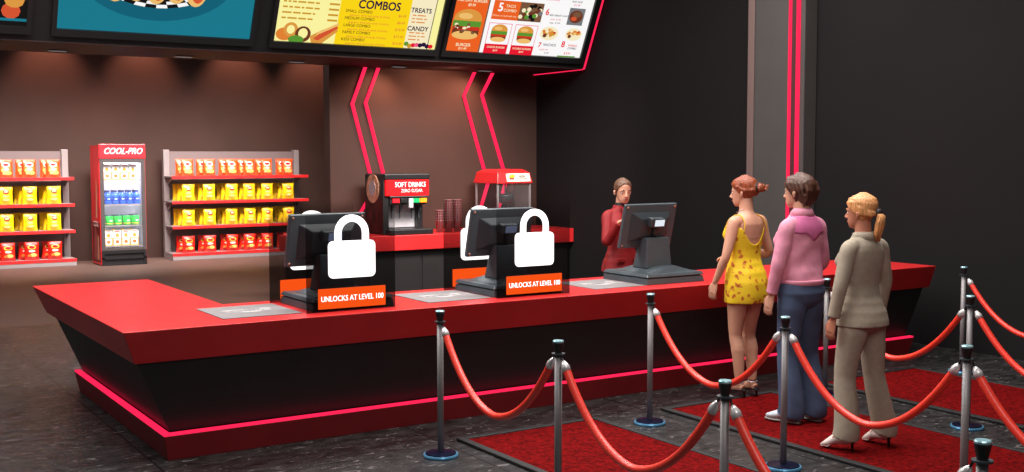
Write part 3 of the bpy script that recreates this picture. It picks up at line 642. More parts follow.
def fill(xs, where, side, ords):
    for z, me, deep, cn, tier in bags:
        for i, x in enumerate(xs):
            for d in range(deep):
                o = bpy.data.objects.new('chip_bag', me); col.objects.link(o)
                o.location = (x-(.078 if deep == 2 else .048)*d+random.uniform(-.01, .01), 20.86+.115*d, z); o.rotation_euler = (0, 0, random.uniform(-.06, .06))
                pos = ['front', 'middle', 'rearmost'][d] if deep == 3 else ['front', 'rear'][d]
                lb = '%s %s chip bag, %s row %s on %s shelf, %s unit' % (pos, cn, {'top shelf': 'top', 'second shelf from the top': 'second', 'third shelf from the top': 'third', 'bottom shelf': 'bottom'}[tier], '', '', '') if 0 else '%s %s chip bag, %s from %s, %s, %s unit' % (pos, cn, ords[i], side, tier.replace(' from the top', ' down'), where)
                tag(o, lb, 'chip bag', '%s chip bags on the %s of the %s shelf unit' % (cn, tier, where))
fill((6.28, 6.67, 7.10, 7.45, 7.80, 8.22), 'right', 'left', ordn)
fill((3.94, 3.55, 3.17), 'left', 'right', ordn)

# ------------------------------------------------------------------ drinks fridge
fr = empty('drinks_fridge', (5.00, 20.75, 0), label='tall red drinks fridge with lit shelves between the snack shelves', cat='fridge')
X0, X1 = -.40, .39; F = -.37
link('cabinet', B((X0, X0+.03, F+.03, .3, .02, 2.10), (X1-.03, X1, F+.03, .3, .02, 2.10), (X0+.03, X1-.03, .27, .3, .02, 2.10), (X0+.03, X1-.03, F+.03, .27, 2.07, 2.10), (X0+.03, X1-.03, F+.03, .27, .02, .26)), 'fridge_red', fr)
link('lining', B((X0+.031, X0+.045, F+.03, .255, .27, 1.86), (X1-.045, X1-.031, F+.03, .255, .27, 1.86), (X0+.045, X1-.045, .255, .269, .27, 1.86), (X0+.045, X1-.045, F+.03, .255, 1.862, 1.88), (X0+.045, X1-.045, F+.03, .255, .261, .28)), 'fridge_in', fr)
h_ = link('header', B((X0, X1, F-.01, F+.029, 1.87, 2.12)), 'fridge_red', fr, bevel=.008)
a = Art((0, F-.01, 1.995), (1, 0, 0), (0, 0, 1), .002); a.text(.0, 0, 'COOL-PRO', .15, 'txt_white_p', .005, shear=.35, sx=.86); a.done('lettering', h_)
dr = link('door', B((X0+.01, X0+.075, F, F+.028, .26, 1.868), (X1-.075, X1-.01, F, F+.028, .26, 1.868), (X0+.075, X1-.075, F, F+.028, 1.80, 1.868), (X0+.075, X1-.075, F, F+.028, .26, .31)), 'fridge_grey', fr, bevel=.004)
link('door_glass', B((X0+.0751, X1-.0751, F+.01, F+.016, .3101, 1.7999)), 'glass', dr)
gr = link('vent_grille', B((X0+.01, X1-.01, F, F+.028, 0, .03), (X0+.01, X1-.01, F, F+.028, .11, .14), (X0+.01, X1-.01, F, F+.028, .21, .255), (X0+.01, X0+.06, F, F+.028, .03, .21), (X1-.06, X1-.01, F, F+.028, .03, .21), (X0+.06, X1-.06, F+.022, F+.028, .03, .21)), 'black', fr)
link('interior_light', B((X1-.062, X1-.048, F+.05, F+.07, .35, 1.78), (X0+.1, X1-.1, F+.04, F+.07, 1.845, 1.86)), 'fridge_light', fr)
a = Art((X0, -.05, 0), (0, -1, 0), (0, 0, 1), .001); M['glass_print'] = mat('bottle_print', (196, 150, 120), .5); M['dk_red'] = mat('print_dark_red', (110, 18, 22), .5, var=.5, scale=8)
a.rect(-.3, .27, .05, .75, 'dk_red'); a.poly([(-.02, .82), (.1, .84), (.13, 1.2), (.11, 1.50), (.04, 1.50), (.03, 1.2)], 'glass_print'); a.poly([(-.16, .1), (.0, .1), (.02, .6), (-.05, .72), (-.14, .6)], 'lips'); a.poly([(.05, .1), (.2, .1), (.18, .5), (.1, .55)], 'glass_print'); a.text(.0, .72, 'COOL', .13, 'txt_white_p', .01); a.done('side_print', fr)
SH = (1.50, 1.07, .70, .345)
for z in SH:
    gs = link('glass_shelf', B((X0+.046, X1-.046, F+.07, .25, z-.012, z)), 'glass', fr)
    link('shelf_rail', B((X0+.046, X1-.046, F+.040, F+.0695, z-.018, z-.0005)), 'shelf_grey', gs)
cart = bpy.data.meshes.new('juice_carton'); bm = bmesh.new(); box(bm, -.066, .066, -.05, .05, 0, .268); bm.to_mesh(cart); bm.free(); cart.materials.append(M['carton'])
capm = bpy.data.meshes.new('carton_cap'); bm = bmesh.new(); lathe(bm, [(.018, 0), (.018, .015)], n=14); bm.to_mesh(capm); bm.free(); capm.materials.append(M['bag_yellow'])
sides = ['leftmost', 'second from left', 'third from left', 'rightmost']
rows = ['front row', 'back row']
def put(mesh_parts, x, y, z, name, label, cat, group):
    r = bpy.data.objects.new(name, mesh_parts[0][0]); col.objects.link(r); r.location = (x, y, z); tag(r, label, cat, group)
    for me, n_, off in mesh_parts[1:]: c = bpy.data.objects.new(n_, me); col.objects.link(c); c.parent = r; c.location = off
for si, (z, nm) in enumerate(((SH[0], 'top'), (SH[3], 'bottom'))):
    for i in range(4):
        for d in range(2):
            put([(cart,), (capm, 'cap', (-.04, 0, .2682))], 4.72+.148*i+.03+d*.012, 20.52+.14*d, z+.001, 'juice_carton', 'orange juice carton on the %s fridge shelf, %s in the %s' % (nm, sides[i], rows[d]), 'juice carton', 'orange juice cartons on the %s fridge shelf' % nm)
bt = bpy.data.meshes.new('bottle'); bm = bmesh.new(); lathe(bm, [(.05, 0), (.056, .01), (.056, .07), (.05, .09), (.056, .12), (.055, .155), (.035, .19), (.026, .20), (.026, .212)], n=20); bm.to_mesh(bt); bm.free(); bt.materials.append(M['bottle_blue']); bt.polygons.foreach_set('use_smooth', [True]*len(bt.polygons))
btc = bpy.data.meshes.new('cap'); bm = bmesh.new(); lathe(bm, [(.029, 0), (.029, .03)], n=16); bm.to_mesh(btc); bm.free(); btc.materials.append(M['cap_blue'])
s5 = ['leftmost', 'second from left', 'middle', 'fourth from left', 'rightmost']
for i in range(5):
    for d in range(2): put([(bt,), (btc, 'cap', (0, 0, .2122))], 4.735+.122*i-.02*d+.03, 20.50+.125*d, SH[1]+.001, 'drink_bottle', 'blue drink bottle in the fridge, %s in the %s' % (s5[i], rows[d]), 'bottle', 'blue bottles in the fridge')
cn = bpy.data.meshes.new('can'); bm = bmesh.new(); lathe(bm, [(.060, 0), (.067, .01), (.067, .155), (.060, .165)], n=22); bm.to_mesh(cn); bm.free(); cn.materials.append(M['can_green']); cn.polygons.foreach_set('use_smooth', [True]*len(cn.polygons))
cnt = bpy.data.meshes.new('lid'); bm = bmesh.new(); lathe(bm, [(.061, 0), (.058, .012)], n=22); bm.to_mesh(cnt); bm.free(); cnt.materials.append(M['can_top'])
for i in range(4):
    for d in range(2): put([(cn,), (cnt, 'lid', (0, 0, .1652))], 4.75+.148*i-.02*d+.03, 20.515+.15*d, SH[2]+.001, 'drink_can', 'green drink can in the fridge, %s in the %s' % (sides[i], rows[d]), 'can', 'green cans in the fridge')

# ------------------------------------------------------------------ queue lanes
def carpet(x0, x1, y1, lb):
    o = empty('queue_carpet', ((x0+x1)/2, 3, 0), label=lb, cat='carpet', group='red queue carpets with black rims'); w = (x1-x0)/2
    h = y1-3; b_ = -4.5
    link('pile', B((-w+.055, w-.055, b_+.055, h-.055, .001, .014)), 'carpet', o)
    link('rim', B((-w, -w+.0545, b_, h, .001, .022), (w-.0545, w, b_, h, .001, .022), (-w+.055, w-.055, h-.0545, h, .001, .022), (-w+.055, w-.055, b_, b_+.0545, .001, .022)), 'mat_rim', o, bevel=.006)
carpet(3.725, 4.89, 6.50, 'red carpet runner with black rim, leftmost lane, nobody on it')
carpet(5.46, 6.63, 6.46, 'red carpet runner with black rim, middle lane under the three women')
carpet(7.19, 8.47, 6.53, 'red carpet runner with black rim, rightmost lane by the charcoal wall')
GX = (3.42, 5.085, 6.915, 8.68); GY = (6.19, 4.86, 3.585, 2.34)
SP = {(0, 0): (3.446, 6.209), (0, 1): (3.403, 4.852), (0, 2): (3.396, 3.585), (0, 3): (3.41, 2.34), (1, 0): (5.125, 6.173), (1, 1): (5.067, 4.835), (1, 2): (5.066, 3.582), (1, 3): (5.066, 2.33), (2, 0): (6.921, 6.169), (2, 1): (6.909, 4.869), (2, 2): (6.90, 3.6), (3, 0): (8.676, 6.187), (3, 1): (8.67, 4.88)}
def stanchion(x, y, lb):
    o = empty('stanchion', (x, y, 0), label=lb, cat='stanchion', group='steel rope stanchions')
    bm = bmesh.new(); lathe(bm, [(.110, .001), (.112, .012), (.108, .020)], n=40); bs = link('base', bm, 'ring', o)
    bm = bmesh.new(); lathe(bm, [(.100, .0202), (.097, .026), (.026, .034)], n=40); link('base_disc', bm, 'base_disc', bs)
    bm = bmesh.new(); lathe(bm, [(.020, .0345), (.020, .855)], n=20); link('pole', bm, 'steel', o, smooth=False).data.polygons.foreach_set('use_smooth', [True]*20+[False]*0+[True]*2)
    bm = bmesh.new(); lathe(bm, [(.021, .856), (.019, .868), (.029, .915), (.029, .922)], n=24); link('collar', bm, 'black', o)
    bm = bmesh.new(); lathe(bm, [(.036, .858), (.036, .865)], n=24); link('hook_ring', bm, 'reg_dark', o)
    bm = bmesh.new(); lathe(bm, [(.0285, .9225), (.0295, .930), (.026, .934)], n=24); link('cap', bm, 'cap', o)
for (i, j), lb in {(0, 0): 'leftmost steel stanchion, closest to the counter in its row', (0, 1): 'steel stanchion, second back from the counter in the leftmost row', (0, 2): 'steel stanchion, third from the counter in the leftmost row', (0, 3): 'steel stanchion with only its top in view at bottom right',
                   (1, 0): 'steel stanchion standing by the counter in front of the uncovered register', (1, 1): 'steel stanchion in front of the woman in pink jacket', (1, 2): 'steel stanchion nearer the viewer, right of the woman in taupe suit',
                   (2, 0): 'steel stanchion between the pink jacket woman and the taupe suit woman', (2, 1): 'steel stanchion beyond the middle lane, second from the counter, at right', (3, 0): 'farthest right steel stanchion by the charcoal wall'}.items(): stanchion(*SP[i, j], lb)
def rope(i, j0, lb, low=.395):
    (xa, ya), (xb, yb) = SP[i, j0], SP[i, j0+1]
    o = empty('rope', ((xa+xb)/2, (ya+yb)/2, 0), math.atan2(xb-xa, ya-yb), label=lb, cat='rope', group='red barrier ropes')
    h = math.hypot(xa-xb, ya-yb)/2-.046; zt = .83; n = 64; P = []
    for k in range(n+1):
        t = -1+2*k/n; P.append(Vector((0, t*h, low+(zt-low)*(abs(t)**2.3*.74+abs(t)**1.3*.26))))
    P[n//2].z = (P[n//2-1].z+P[n//2+1].z)/2
    bm = bmesh.new(); tube(bm, P[1:-1], .0215, 14, hint=(1, 0, 0)); link('cord', bm, 'rope', o, smooth=True)
    for e in (P[:6], P[::-1][:6]):
        bm = bmesh.new(); tube(bm, [e[0], e[0].lerp(e[2], .25), e[0].lerp(e[2], .5), e[2].lerp(e[1], .15)], [.009, .017, .0235, .0235], 14, hint=(1, 0, 0)); c = link('ferrule', bm, 'ferrule', o, smooth=True)
        bm = bmesh.new(); tube(bm, [e[0]+(e[0]-e[1])*.02, e[0]+Vector((0, .008 if e[0].y > 0 else -.008, .014)), e[0]+Vector((0, .010 if e[0].y > 0 else -.010, .026))], .005, 8, hint=(1, 0, 0)); link('hook', bm, 'ferrule_dk', c)
rope(0, 0, 'red rope from the leftmost stanchion to the second in its row'); rope(0, 1, 'red rope hanging at the bottom centre, second span of the leftmost row'); rope(0, 2, 'red rope at the bottom edge, third span of the leftmost row, towards the viewer')
rope(1, 0, 'red rope passing in front of the bare legs of the woman in yellow'); rope(1, 1, 'red rope passing in front of the woman in the taupe suit'); rope(1, 2, 'red rope running out of the lower right, from the stanchion right of the suited woman')
rope(2, 0, 'red rope behind the woman in the taupe suit'); rope(2, 1, 'middle of the three red ropes leaving the right edge'); rope(3, 0, 'red rope nearest the charcoal wall at the right edge')

# ------------------------------------------------------------------ people
def interp(tab, z):
    if z <= tab[0][0]: return tab[0][1:]
    for a, b in zip(tab, tab[1:]):
        if z <= b[0]:
            t = (z-a[0])/(b[0]-a[0]); t = t*t*(3-2*t); return tuple(p+(q-p)*t for p, q in zip(a[1:], b[1:]))
    return tab[-1][1:]
# z, half width, front depth, back depth
TORSO = [(.80, .120, .075, .085), (.84, .158, .085, .115), (.90, .174, .095, .135), (.96, .166, .098, .122), (1.02, .140, .090, .085), (1.08, .122, .084, .070), (1.14, .125, .090, .075), (1.20, .137, .120, .084), (1.25, .146, .160, .092), (1.30, .152, .132, .098), (1.34, .148, .085, .102), (1.37, .130, .062, .096), (1.395, .100, .050, .084), (1.42, .070, .046, .070), (1.445, .052, .046, .060), (1.47, .049, .048, .056), (1.56, .048, .052, .045)]
def ringpts(z, off=0, n=36, tab=TORSO, dx=0, dy=0, p=2.3, jit=None):
    w, f, b = interp(tab, z); out = []
    for k in range(n):
        t = 2*PI*k/n; c, s = math.cos(t), math.sin(t); r = (abs(c)**p+abs(s)**p)**(-1/p); o = off+(jit(t, z) if jit else 0)
        out.append((dx+(w+o)*c*r, dy+((f if s > 0 else b)+o)*s*r, z))
    return out
def remesh(o, vox, it=5, fac=.5):
    m = o.modifiers.new('remesh', 'REMESH'); m.mode = 'VOXEL'; m.voxel_size = vox; m.use_smooth_shade = True
    if it: s = o.modifiers.new('smooth', 'SMOOTH'); s.iterations = it; s.factor = fac
    return o
def limb(bm, pts, rad, n=16, k=5, flat=1.0, hint=(0, 1, 0)):
    P = spline(pts, k); R = []
    for i in range(len(P)):
        t = i/k; a = min(int(t), len(rad)-2); u = t-a; ra, rb = rad[a], rad[min(a+1, len(rad)-1)]
        R.append(ra+(rb-ra)*u)
    tube(bm, P, R, n, hint=hint, flat=flat)
def hand(bm, wrist, fdir, side, curl=.35, palm_n=None):
    """palm + five fingers; fdir = forearm direction, palm_n = palm normal, side = thumb direction"""
    f = Vector(fdir).normalized(); pn = Vector(palm_n); pn = (pn-f*pn.dot(f)).normalized(); th = f.cross(pn); th = th if th.dot(Vector(side)) > 0 else -th
    w = Vector(wrist)
    tube(bm, [w-f*.02, w+f*.015, w+f*.045, w+f*.085], [(.017, .024), (.014, .030), (.013, .037), (.010, .038)], 14, hint=pn)
    for k, (o, l) in enumerate(((.029, .066), (.010, .074), (-.009, .069), (-.027, .055))):
        b = w+f*.078+th*o; d = f; P = [b]
        for q, ln in enumerate((.45, .32, .23)):
            ang = curl*(.55+.35*q)*(1+.12*k); d = (d*math.cos(ang)+pn*math.sin(ang)).normalized(); P.append(P[-1]+d*l*ln+th*o*.03)
        tube(bm, P, [.0088, .0084, .0076, .0058], 9, hint=pn)
    b = w+f*.022+th*.024; d = (f*.75+th*.6+pn*.25).normalized(); P = [b, b+d*.034, b+d*.034+(f*.9+th*.25+pn*.3).normalized()*.030, b+d*.034+(f*.9+th*.1+pn*.4).normalized()*.055]
    tube(bm, P, [.0125, .0115, .0095, .0065], 10, hint=pn)
HEAD = [(0, .056, .020, .018), (.012, .050, .036, .034), (.03, .036, .047, .054), (.05, .026, .054, .066), (.08, .014, .062, .078), (.11, .006, .068, .088), (.14, .0, .071, .094), (.17, -.003, .070, .093), (.195, -.006, .060, .081), (.213, -.008, .042, .058), (.224, -.009, .018, .026)]
def headbm(bm, T):
    rings = []
    for z, cy, w, d in HEAD: rings.append([T@Vector((w*math.cos(2*PI*k/24), cy+d*math.sin(2*PI*k/24), z)) for k in range(24)])
    loft(bm, rings)
    def tb(p, r, **k): tube(bm, [T@Vector(q) for q in p], r, **k)
    tb([(0, .093, .118), (0, .102, .095), (0, .112, .076), (0, .104, .068)], [.007, .009, .0125, .010], n=10)
    for s in (-1, 1):
        tb([(s*.008, .100, .071), (s*.016, .095, .070)], .007, n=8)
        tb([(s*.072, -.008, .072), (s*.078, -.012, .088), (s*.080, -.014, .108), (s*.074, -.008, .118)], [(.009, .005), (.013, .006), (.015, .007), (.009, .005)], n=10)
        tb([(s*.012, .090, .121), (s*.032, .086, .124), (s*.05, .070, .119)], .007, n=8)
    tb([(-.020, .086, .048), (0, .092, .049), (.020, .086, .048)], .0065, n=8); tb([(-.016, .083, .038), (0, .090, .037), (.016, .083, .038)], .0065, n=8)
def person(loc, rz, H, label, skin, hairfn, clothes, P, look=0, nod=0, group=None):
    """P: dict of joints (local, facing +Y, at 1.70 m scale)"""
    s = H/1.70
    o = empty('person', loc, rz, label=label, cat='person'); o.scale = (s, s, s)
    T = Matrix.Translation((0, P.get('heady', .012), 1.475)) @ Matrix.Rotation(look, 4, 'Z') @ Matrix.Rotation(nod, 4, 'X')
    sh = P.get('slim', 0)
    bm = bmesh.new(); zs = [.80+.02*i for i in range(38)]
    loft(bm, [ringpts(z, -sh if z < 1.41 else 0, n=28) for z in zs]); headbm(bm, T)
    for sd in ('L', 'R'):
        S, E, W = P['sh'+sd], P['el'+sd], P['wr'+sd]; S = Vector(S); E = Vector(E); W = Vector(W); x = -1 if sd == 'L' else 1
        limb(bm, [S-Vector((x*.05, 0, -.005)), S, S.lerp(E, .5), E, E.lerp(W, .35), W], [.045, .049-sh*.5, .042-sh*.5, .034, .035, .0215])
        hand(bm, W, (W-E) if 'hd'+sd not in P else P['hd'+sd], P.get('th'+sd, (0, 1, 0)), P.get('curl', .35), P.get('pn'+sd, (-x, 0, 0)))
        Hh, K, A, Tt = Vector(P['hip'+sd]), Vector(P['kn'+sd]), Vector(P['an'+sd]), Vector(P['toe'+sd])
        limb(bm, [Hh+Vector((0, 0, .04)), Hh-Vector((0, 0, .06)), Hh.lerp(K, .5), K, K.lerp(A, .32)-Vector((0, .012, 0)), A], [.086-sh, .090-sh, .073-sh, .050, .053, .032])
        if P.get('shod'): Tt = A.lerp(Tt, .72)
        ft = (Tt-A); heel = A-Vector((ft.x, ft.y, 0)).normalized()*.035; heel.z = A.z-.055
        tube(bm, [heel, A+Vector((0, 0, -.04)), A.lerp(Tt, .5)-Vector((0, 0, .008)), Tt-ft.normalized()*.04, Tt], [(.028, .026), (.040, .032), (.030, .034), (.018, .040), (.008, .022)], 14, hint=(0, 0, 1))
    body = remesh(link('body', bm, skin, o, smooth=True), .0052, 3, .4)
    # face details
    for sd in (-1, 1):
        bm = bmesh.new(); ball(bm, T@Vector((sd*.031, .0765, .105)), (.0135, .010, .0075), 12); e = link('eye', bm, 'eye_w', o, smooth=True)
        bm = bmesh.new(); ball(bm, T@Vector((sd*.031, .0848, .105)), (.0060, .0035, .0062), 10); link('iris', bm, 'eye_d', e, smooth=True)
        bm = bmesh.new(); tube(bm, [T@Vector(q) for q in ((sd*.013, .0955, .125), (sd*.031, .0925, .1295), (sd*.049, .077, .124))], [.003, .0036, .002], 8); link('eyebrow', bm, P.get('brow', 'brow'), o, smooth=True)
    bm = bmesh.new(); tube(bm, [T@Vector(q) for q in ((-.023, .086, .044), (-.010, .0935, .045), (0, .0955, .0435), (.010, .0935, .045), (.023, .086, .044))], [.002, .006, .0065, .006, .002], 8); link('lips', bm, 'lips', o, smooth=True)
    hairfn(o, T); clothes(o, P); return o
def cap_hair(bm, T, off=.014, front=.165, back=.03, side=.10, n=40):
    """shell over the skull that follows a hairline"""
    rings = []
    for j in range(15):
        v = j/14; ring = []
        for k in range(n):
            t = 2*PI*k/n; s_ = math.sin(t); hl = (front*s_+side*(1-s_)) if s_ > 0 else (back*(-s_)+side*(1+s_))
            z = hl+(.226-hl)*v; cy, w, d = interp(HEAD, min(z, .221)); q = off
            x = (w+q)*math.cos(t); y = cy+(d+q)*math.sin(t)
            if v > .93: x *= .5; y = cy+(y-cy)*.5; z = .226+off*.9
            ring.append(T@Vector((x, y, z+off*.35*v)))
        rings.append(ring)
    loft(bm, rings)
def hair_bun(o, T):
    bm = bmesh.new(); cap_hair(bm, T, .012, .178, .03, .100)
    ball(bm, T@Vector((0, -.075, .13)), (.06, .05, .06), 16); ball(bm, T@Vector((0, -.015, .152)), (.078, .095, .084), 18)
    for sd in (-1, 1): tube(bm, [T@Vector(q) for q in ((sd*.05, .065, .17), (sd*.078, .02, .15), (sd*.076, -.03, .12), (sd*.05, -.085, .12), (0, -.115, .125))], [.010, .013, .014, .016, .016], 10)
    h = remesh(link('hair', bm, 'hair_auburn', o, smooth=True), .006, 3)
    bm = bmesh.new()
    for k in range(9):
        a = 2*PI*k/9+.3; tube(bm, [T@Vector((.012*math.cos(a), -.108, .14+.012*math.sin(a))), T@Vector((.024*math.cos(a), -.130, .14+.024*math.sin(a))), T@Vector((.026*math.cos(a+.6), -.150, .138+.024*math.sin(a+.6))), T@Vector((.010*math.cos(a+1.1), -.172, .13+.012*math.sin(a+1.1)))], [.010, .014, .012, .006], 8)
    for k in range(5): tube(bm, [T@Vector((0, -.155, .13+.004*k)), T@Vector((.01*k-.02, -.180, .125+.007*k)), T@Vector((.01*k-.02, -.20, .115+.010*k))], [.007, .005, .002], 6)
    ball(bm, T@Vector((0, -.14, .14)), (.030, .035, .030), 12); link('bun', bm, 'hair_auburn', h, smooth=True)
    bm = bmesh.new(); R_ = [T@Vector((.030*math.cos(2*PI*k/16), -.113, .14+.030*math.sin(2*PI*k/16))) for k in range(17)]; tube(bm, R_, .009, 8, hint=(0, 1, 0)); link('hair_tie', bm, 'belt_tie', h, smooth=True)
def hair_short(o, T):
    bm = bmesh.new(); cap_hair(bm, T, .014, .170, .0, .095)
    ball(bm, T@Vector((0, -.035, .150)), (.083, .094, .086), 18); ball(bm, T@Vector((0, -.058, .085)), (.070, .052, .07), 16)
    for k in range(9):
        x = -.056+.014*k; tube(bm, [T@Vector((x*1.1, -.085, .18)), T@Vector((x*1.15, -.112, .12)), T@Vector((x, -.094, .055)), T@Vector((x*.8, -.066, .008+.006*(k % 3)))], [.016, .014, .012, .006], 8)
    for sd in (-1, 1):
        for q in range(4): tube(bm, [T@Vector((sd*.04, .055-.03*q, .212)), T@Vector((sd*.076, .04-.03*q, .165)), T@Vector((sd*.079, .018-.03*q, .13)), T@Vector((sd*.074, .0-.03*q, .108-.012*q))], [.013, .013, .010, .005], 8)
    remesh(link('hair', bm, 'hair_brown', o, smooth=True), .0055, 2)
def hair_pony(o, T):
    bm = bmesh.new(); cap_hair(bm, T, .013, .176, .03, .100); ball(bm, T@Vector((0, -.018, .153)), (.080, .095, .084), 18)
    for sd in (-1, 1):
        for q in range(4): tube(bm, [T@Vector((sd*.03, .075-.02*q, .200)), T@Vector((sd*.070, .035-.02*q, .172-.010*q)), T@Vector((sd*.076, -.03, .142-.014*q)), T@Vector((sd*.045, -.095, .11-.006*q)), T@Vector((0, -.11, .108))], [.010, .013, .013, .012, .012], 9)
    h = remesh(link('hair', bm, 'hair_blond', o, smooth=True), .0055, 2)
    bm = bmesh.new()
    for k in range(11):
        a = 2*PI*k/11; c, s_ = math.cos(a), math.sin(a)
        tube(bm, [T@Vector((.008*c, -.120, .112+.010*s_)), T@Vector((.019*c, -.140+.013*s_, .088)), T@Vector((.026*c, -.132+.017*s_, .035)), T@Vector((.024*c, -.122+.015*s_, -.02)), T@Vector((.016*c+.003, -.118+.009*s_, -.062-.008*(k % 3)))], [.009, .012, .013, .011, .005], 8)
    ball(bm, T@Vector((0, -.128, .02)), (.020, .017, .075), 12); link('ponytail', bm, 'hair_blond', h, smooth=True)
    bm = bmesh.new(); tube(bm, [T@Vector((0, -.108, .112)), T@Vector((0, -.136, .114))], .024, 14, hint=(1, 0, 0)); link('hair_tie', bm, 'belt_tie', h, smooth=True)
def hair_slick(o, T):
    bm = bmesh.new(); cap_hair(bm, T, .008, .190, .02, .092)
    ball(bm, T@Vector((0, -.012, .148)), (.077, .094, .086), 20)
    remesh(link('hair', bm, 'hair_slick', o, smooth=True), .005, 2)

def c_dress(o, P):
    n = 48; rings = []; zb = .735
    tabs = [(.70, .176, .110, .140), (.80, .180, .108, .150), (.88, .180, .104, .148), (.96, .170, .104, .128), (1.02, .148, .098, .098), (1.08, .132, .092, .080), (1.14, .134, .098, .082), (1.20, .144, .128, .092), (1.25, .152, .176, .1), (1.30, .156, .145, .104), (1.36, .156, .09, .1)]
    for j in range(27):
        v = j/26; ring = []
        for k in range(n):
            t = 2*PI*k/n; c, s = math.cos(t), math.sin(t)
            top = 1.335 if s > .35 else (1.315 if s > -.2 else 1.185+.13*min(1, (abs(c)/.72)**2.4))
            z = zb+(top-zb)*v; w, f, b = interp(tabs, z); r = (abs(c)**2.2+abs(s)**2.2)**(-1/2.2)
            e = .006*(1-v)*math.sin(6*t+1); ring.append(((w+.004+e)*c*r, ((f if s > 0 else b)+.004+e)*s*r, z))
        rings.append(ring)
    bm = bmesh.new(); loft(bm, rings, cap=False); d = link('dress', bm, 'dress', o, smooth=True); so = d.modifiers.new('thick', 'SOLIDIFY'); so.thickness = .006; so.offset = 0; ss = d.modifiers.new('sub', 'SUBSURF'); ss.levels = 1; ss.render_levels = 1
    for sd in (-1, 1):
        bm = bmesh.new(); tube(bm, spline([(sd*.085, .118, 1.33), (sd*.098, .075, 1.375), (sd*.100, .0, 1.412), (sd*.105, -.06, 1.395), (sd*.118, -.098, 1.34), (sd*.128, -.098, 1.28)], 5), .0055, 8, flat=.6); link('shoulder_strap', bm, 'strap', d, smooth=True)
    bm = bmesh.new(); tube(bm, [(.058*math.cos(t), .012+.064*math.sin(t), 1.44+.02*math.sin(-t)) for t in [2*PI*k/24 for k in range(25)]], .0022, 6, hint=(0, 0, 1)); link('necklace', bm, 'silver', o, smooth=True)
    for sd in 'LR': shoe_heel(o, P['an'+sd], P['toe'+sd], 'heel_blk', True)
def shoe_heel(o, A, Tt, m, sandal=False):
    A, Tt = Vector(A), Vector(Tt); f = Vector((Tt.x-A.x, Tt.y-A.y, 0)).normalized(); h = A.z-.075
    sh = empty('shoe', (0, 0, 0)); col.objects.unlink(sh); bpy.data.objects.remove(sh)
    bm = bmesh.new(); hb = A-f*.045; hb.z = h+.012; toe = Tt+f*.018; toe.z = .012
    tube(bm, [hb, A+f*.0+Vector((0, 0, -.066)), A.lerp(Tt, .55)-Vector((0, 0, .028)), Tt-f*.045+Vector((0, 0, -.012)), toe], [(.010, .026), (.009, .030), (.008, .032), (.007, .040), (.005, .012)], 12, hint=(0, 0, 1))
    s_ = link('shoe', bm, m if not sandal else 'heel_blk', o, smooth=True)
    bm = bmesh.new(); tube(bm, [hb+Vector((0, 0, .0)), hb*.5+Vector((hb.x, hb.y, .03))*.5, (hb.x-f.x*.004, hb.y-f.y*.004, .001)], [.019, .010, .007], 10, hint=tuple(f)); link('heel', bm, 'heel_blk', s_, smooth=True)
    if sandal:
        bm = bmesh.new()
        for p, r in ((A+Vector((0, 0, -.01)), .040), (Tt-f*.05+Vector((0, 0, .008)), .044)):
            s2 = Vector((-f.y, f.x, 0)); tube(bm, [p+s2*r*.95*math.cos(t)+(f*.9 if r < .042 else Vector((0, 0, .7)))*r*math.sin(t) for t in [2*PI*k/20 for k in range(21)]], .005, 6, hint=(0, 0, 1))
        link('strap', bm, 'silver', s_, smooth=True)
    else:
        bm = bmesh.new(); tube(bm, [hb+Vector((0, 0, .02)), A+Vector((0, 0, -.045)), A.lerp(Tt, .5)+Vector((0, 0, -.012)), Tt-f*.03+Vector((0, 0, .004)), toe+Vector((0, 0, .006))], [(.030, .034), (.042, .040), (.034, .041), (.026, .040), (.008, .012)], 14, hint=(0, 0, 1)); link('upper', bm, m, s_, smooth=True)
def trousers(o, P, m, zt, flare, thick=.012, hemz=.025):
    bm = bmesh.new(); zs = [.80, .82, .84, .87, .90, .93, .96, .99, 1.02, zt]
    loft(bm, [ringpts(z, thick, n=32) for z in zs if z <= zt])
    for sd in 'LR':
        Hh, K, A = Vector(P['hip'+sd]), Vector(P['kn'+sd]), Vector(P['an'+sd])
        end = K.lerp(A, 1.0); end.z = hemz
        limb(bm, [Hh+Vector((0, 0, .03)), Hh-Vector((0, 0, .07)), Hh.lerp(K, .5), K, K.lerp(end, .5)+Vector((0, -.01, 0)), end+Vector((0, -.008, .05)), end], [.094, .098, .085, .066+flare*.3, .068+flare*.7, .07+flare, .073+flare*1.1], 22, 5)
    return remesh(link('trousers', bm, m, o, smooth=True), .0085, 3)
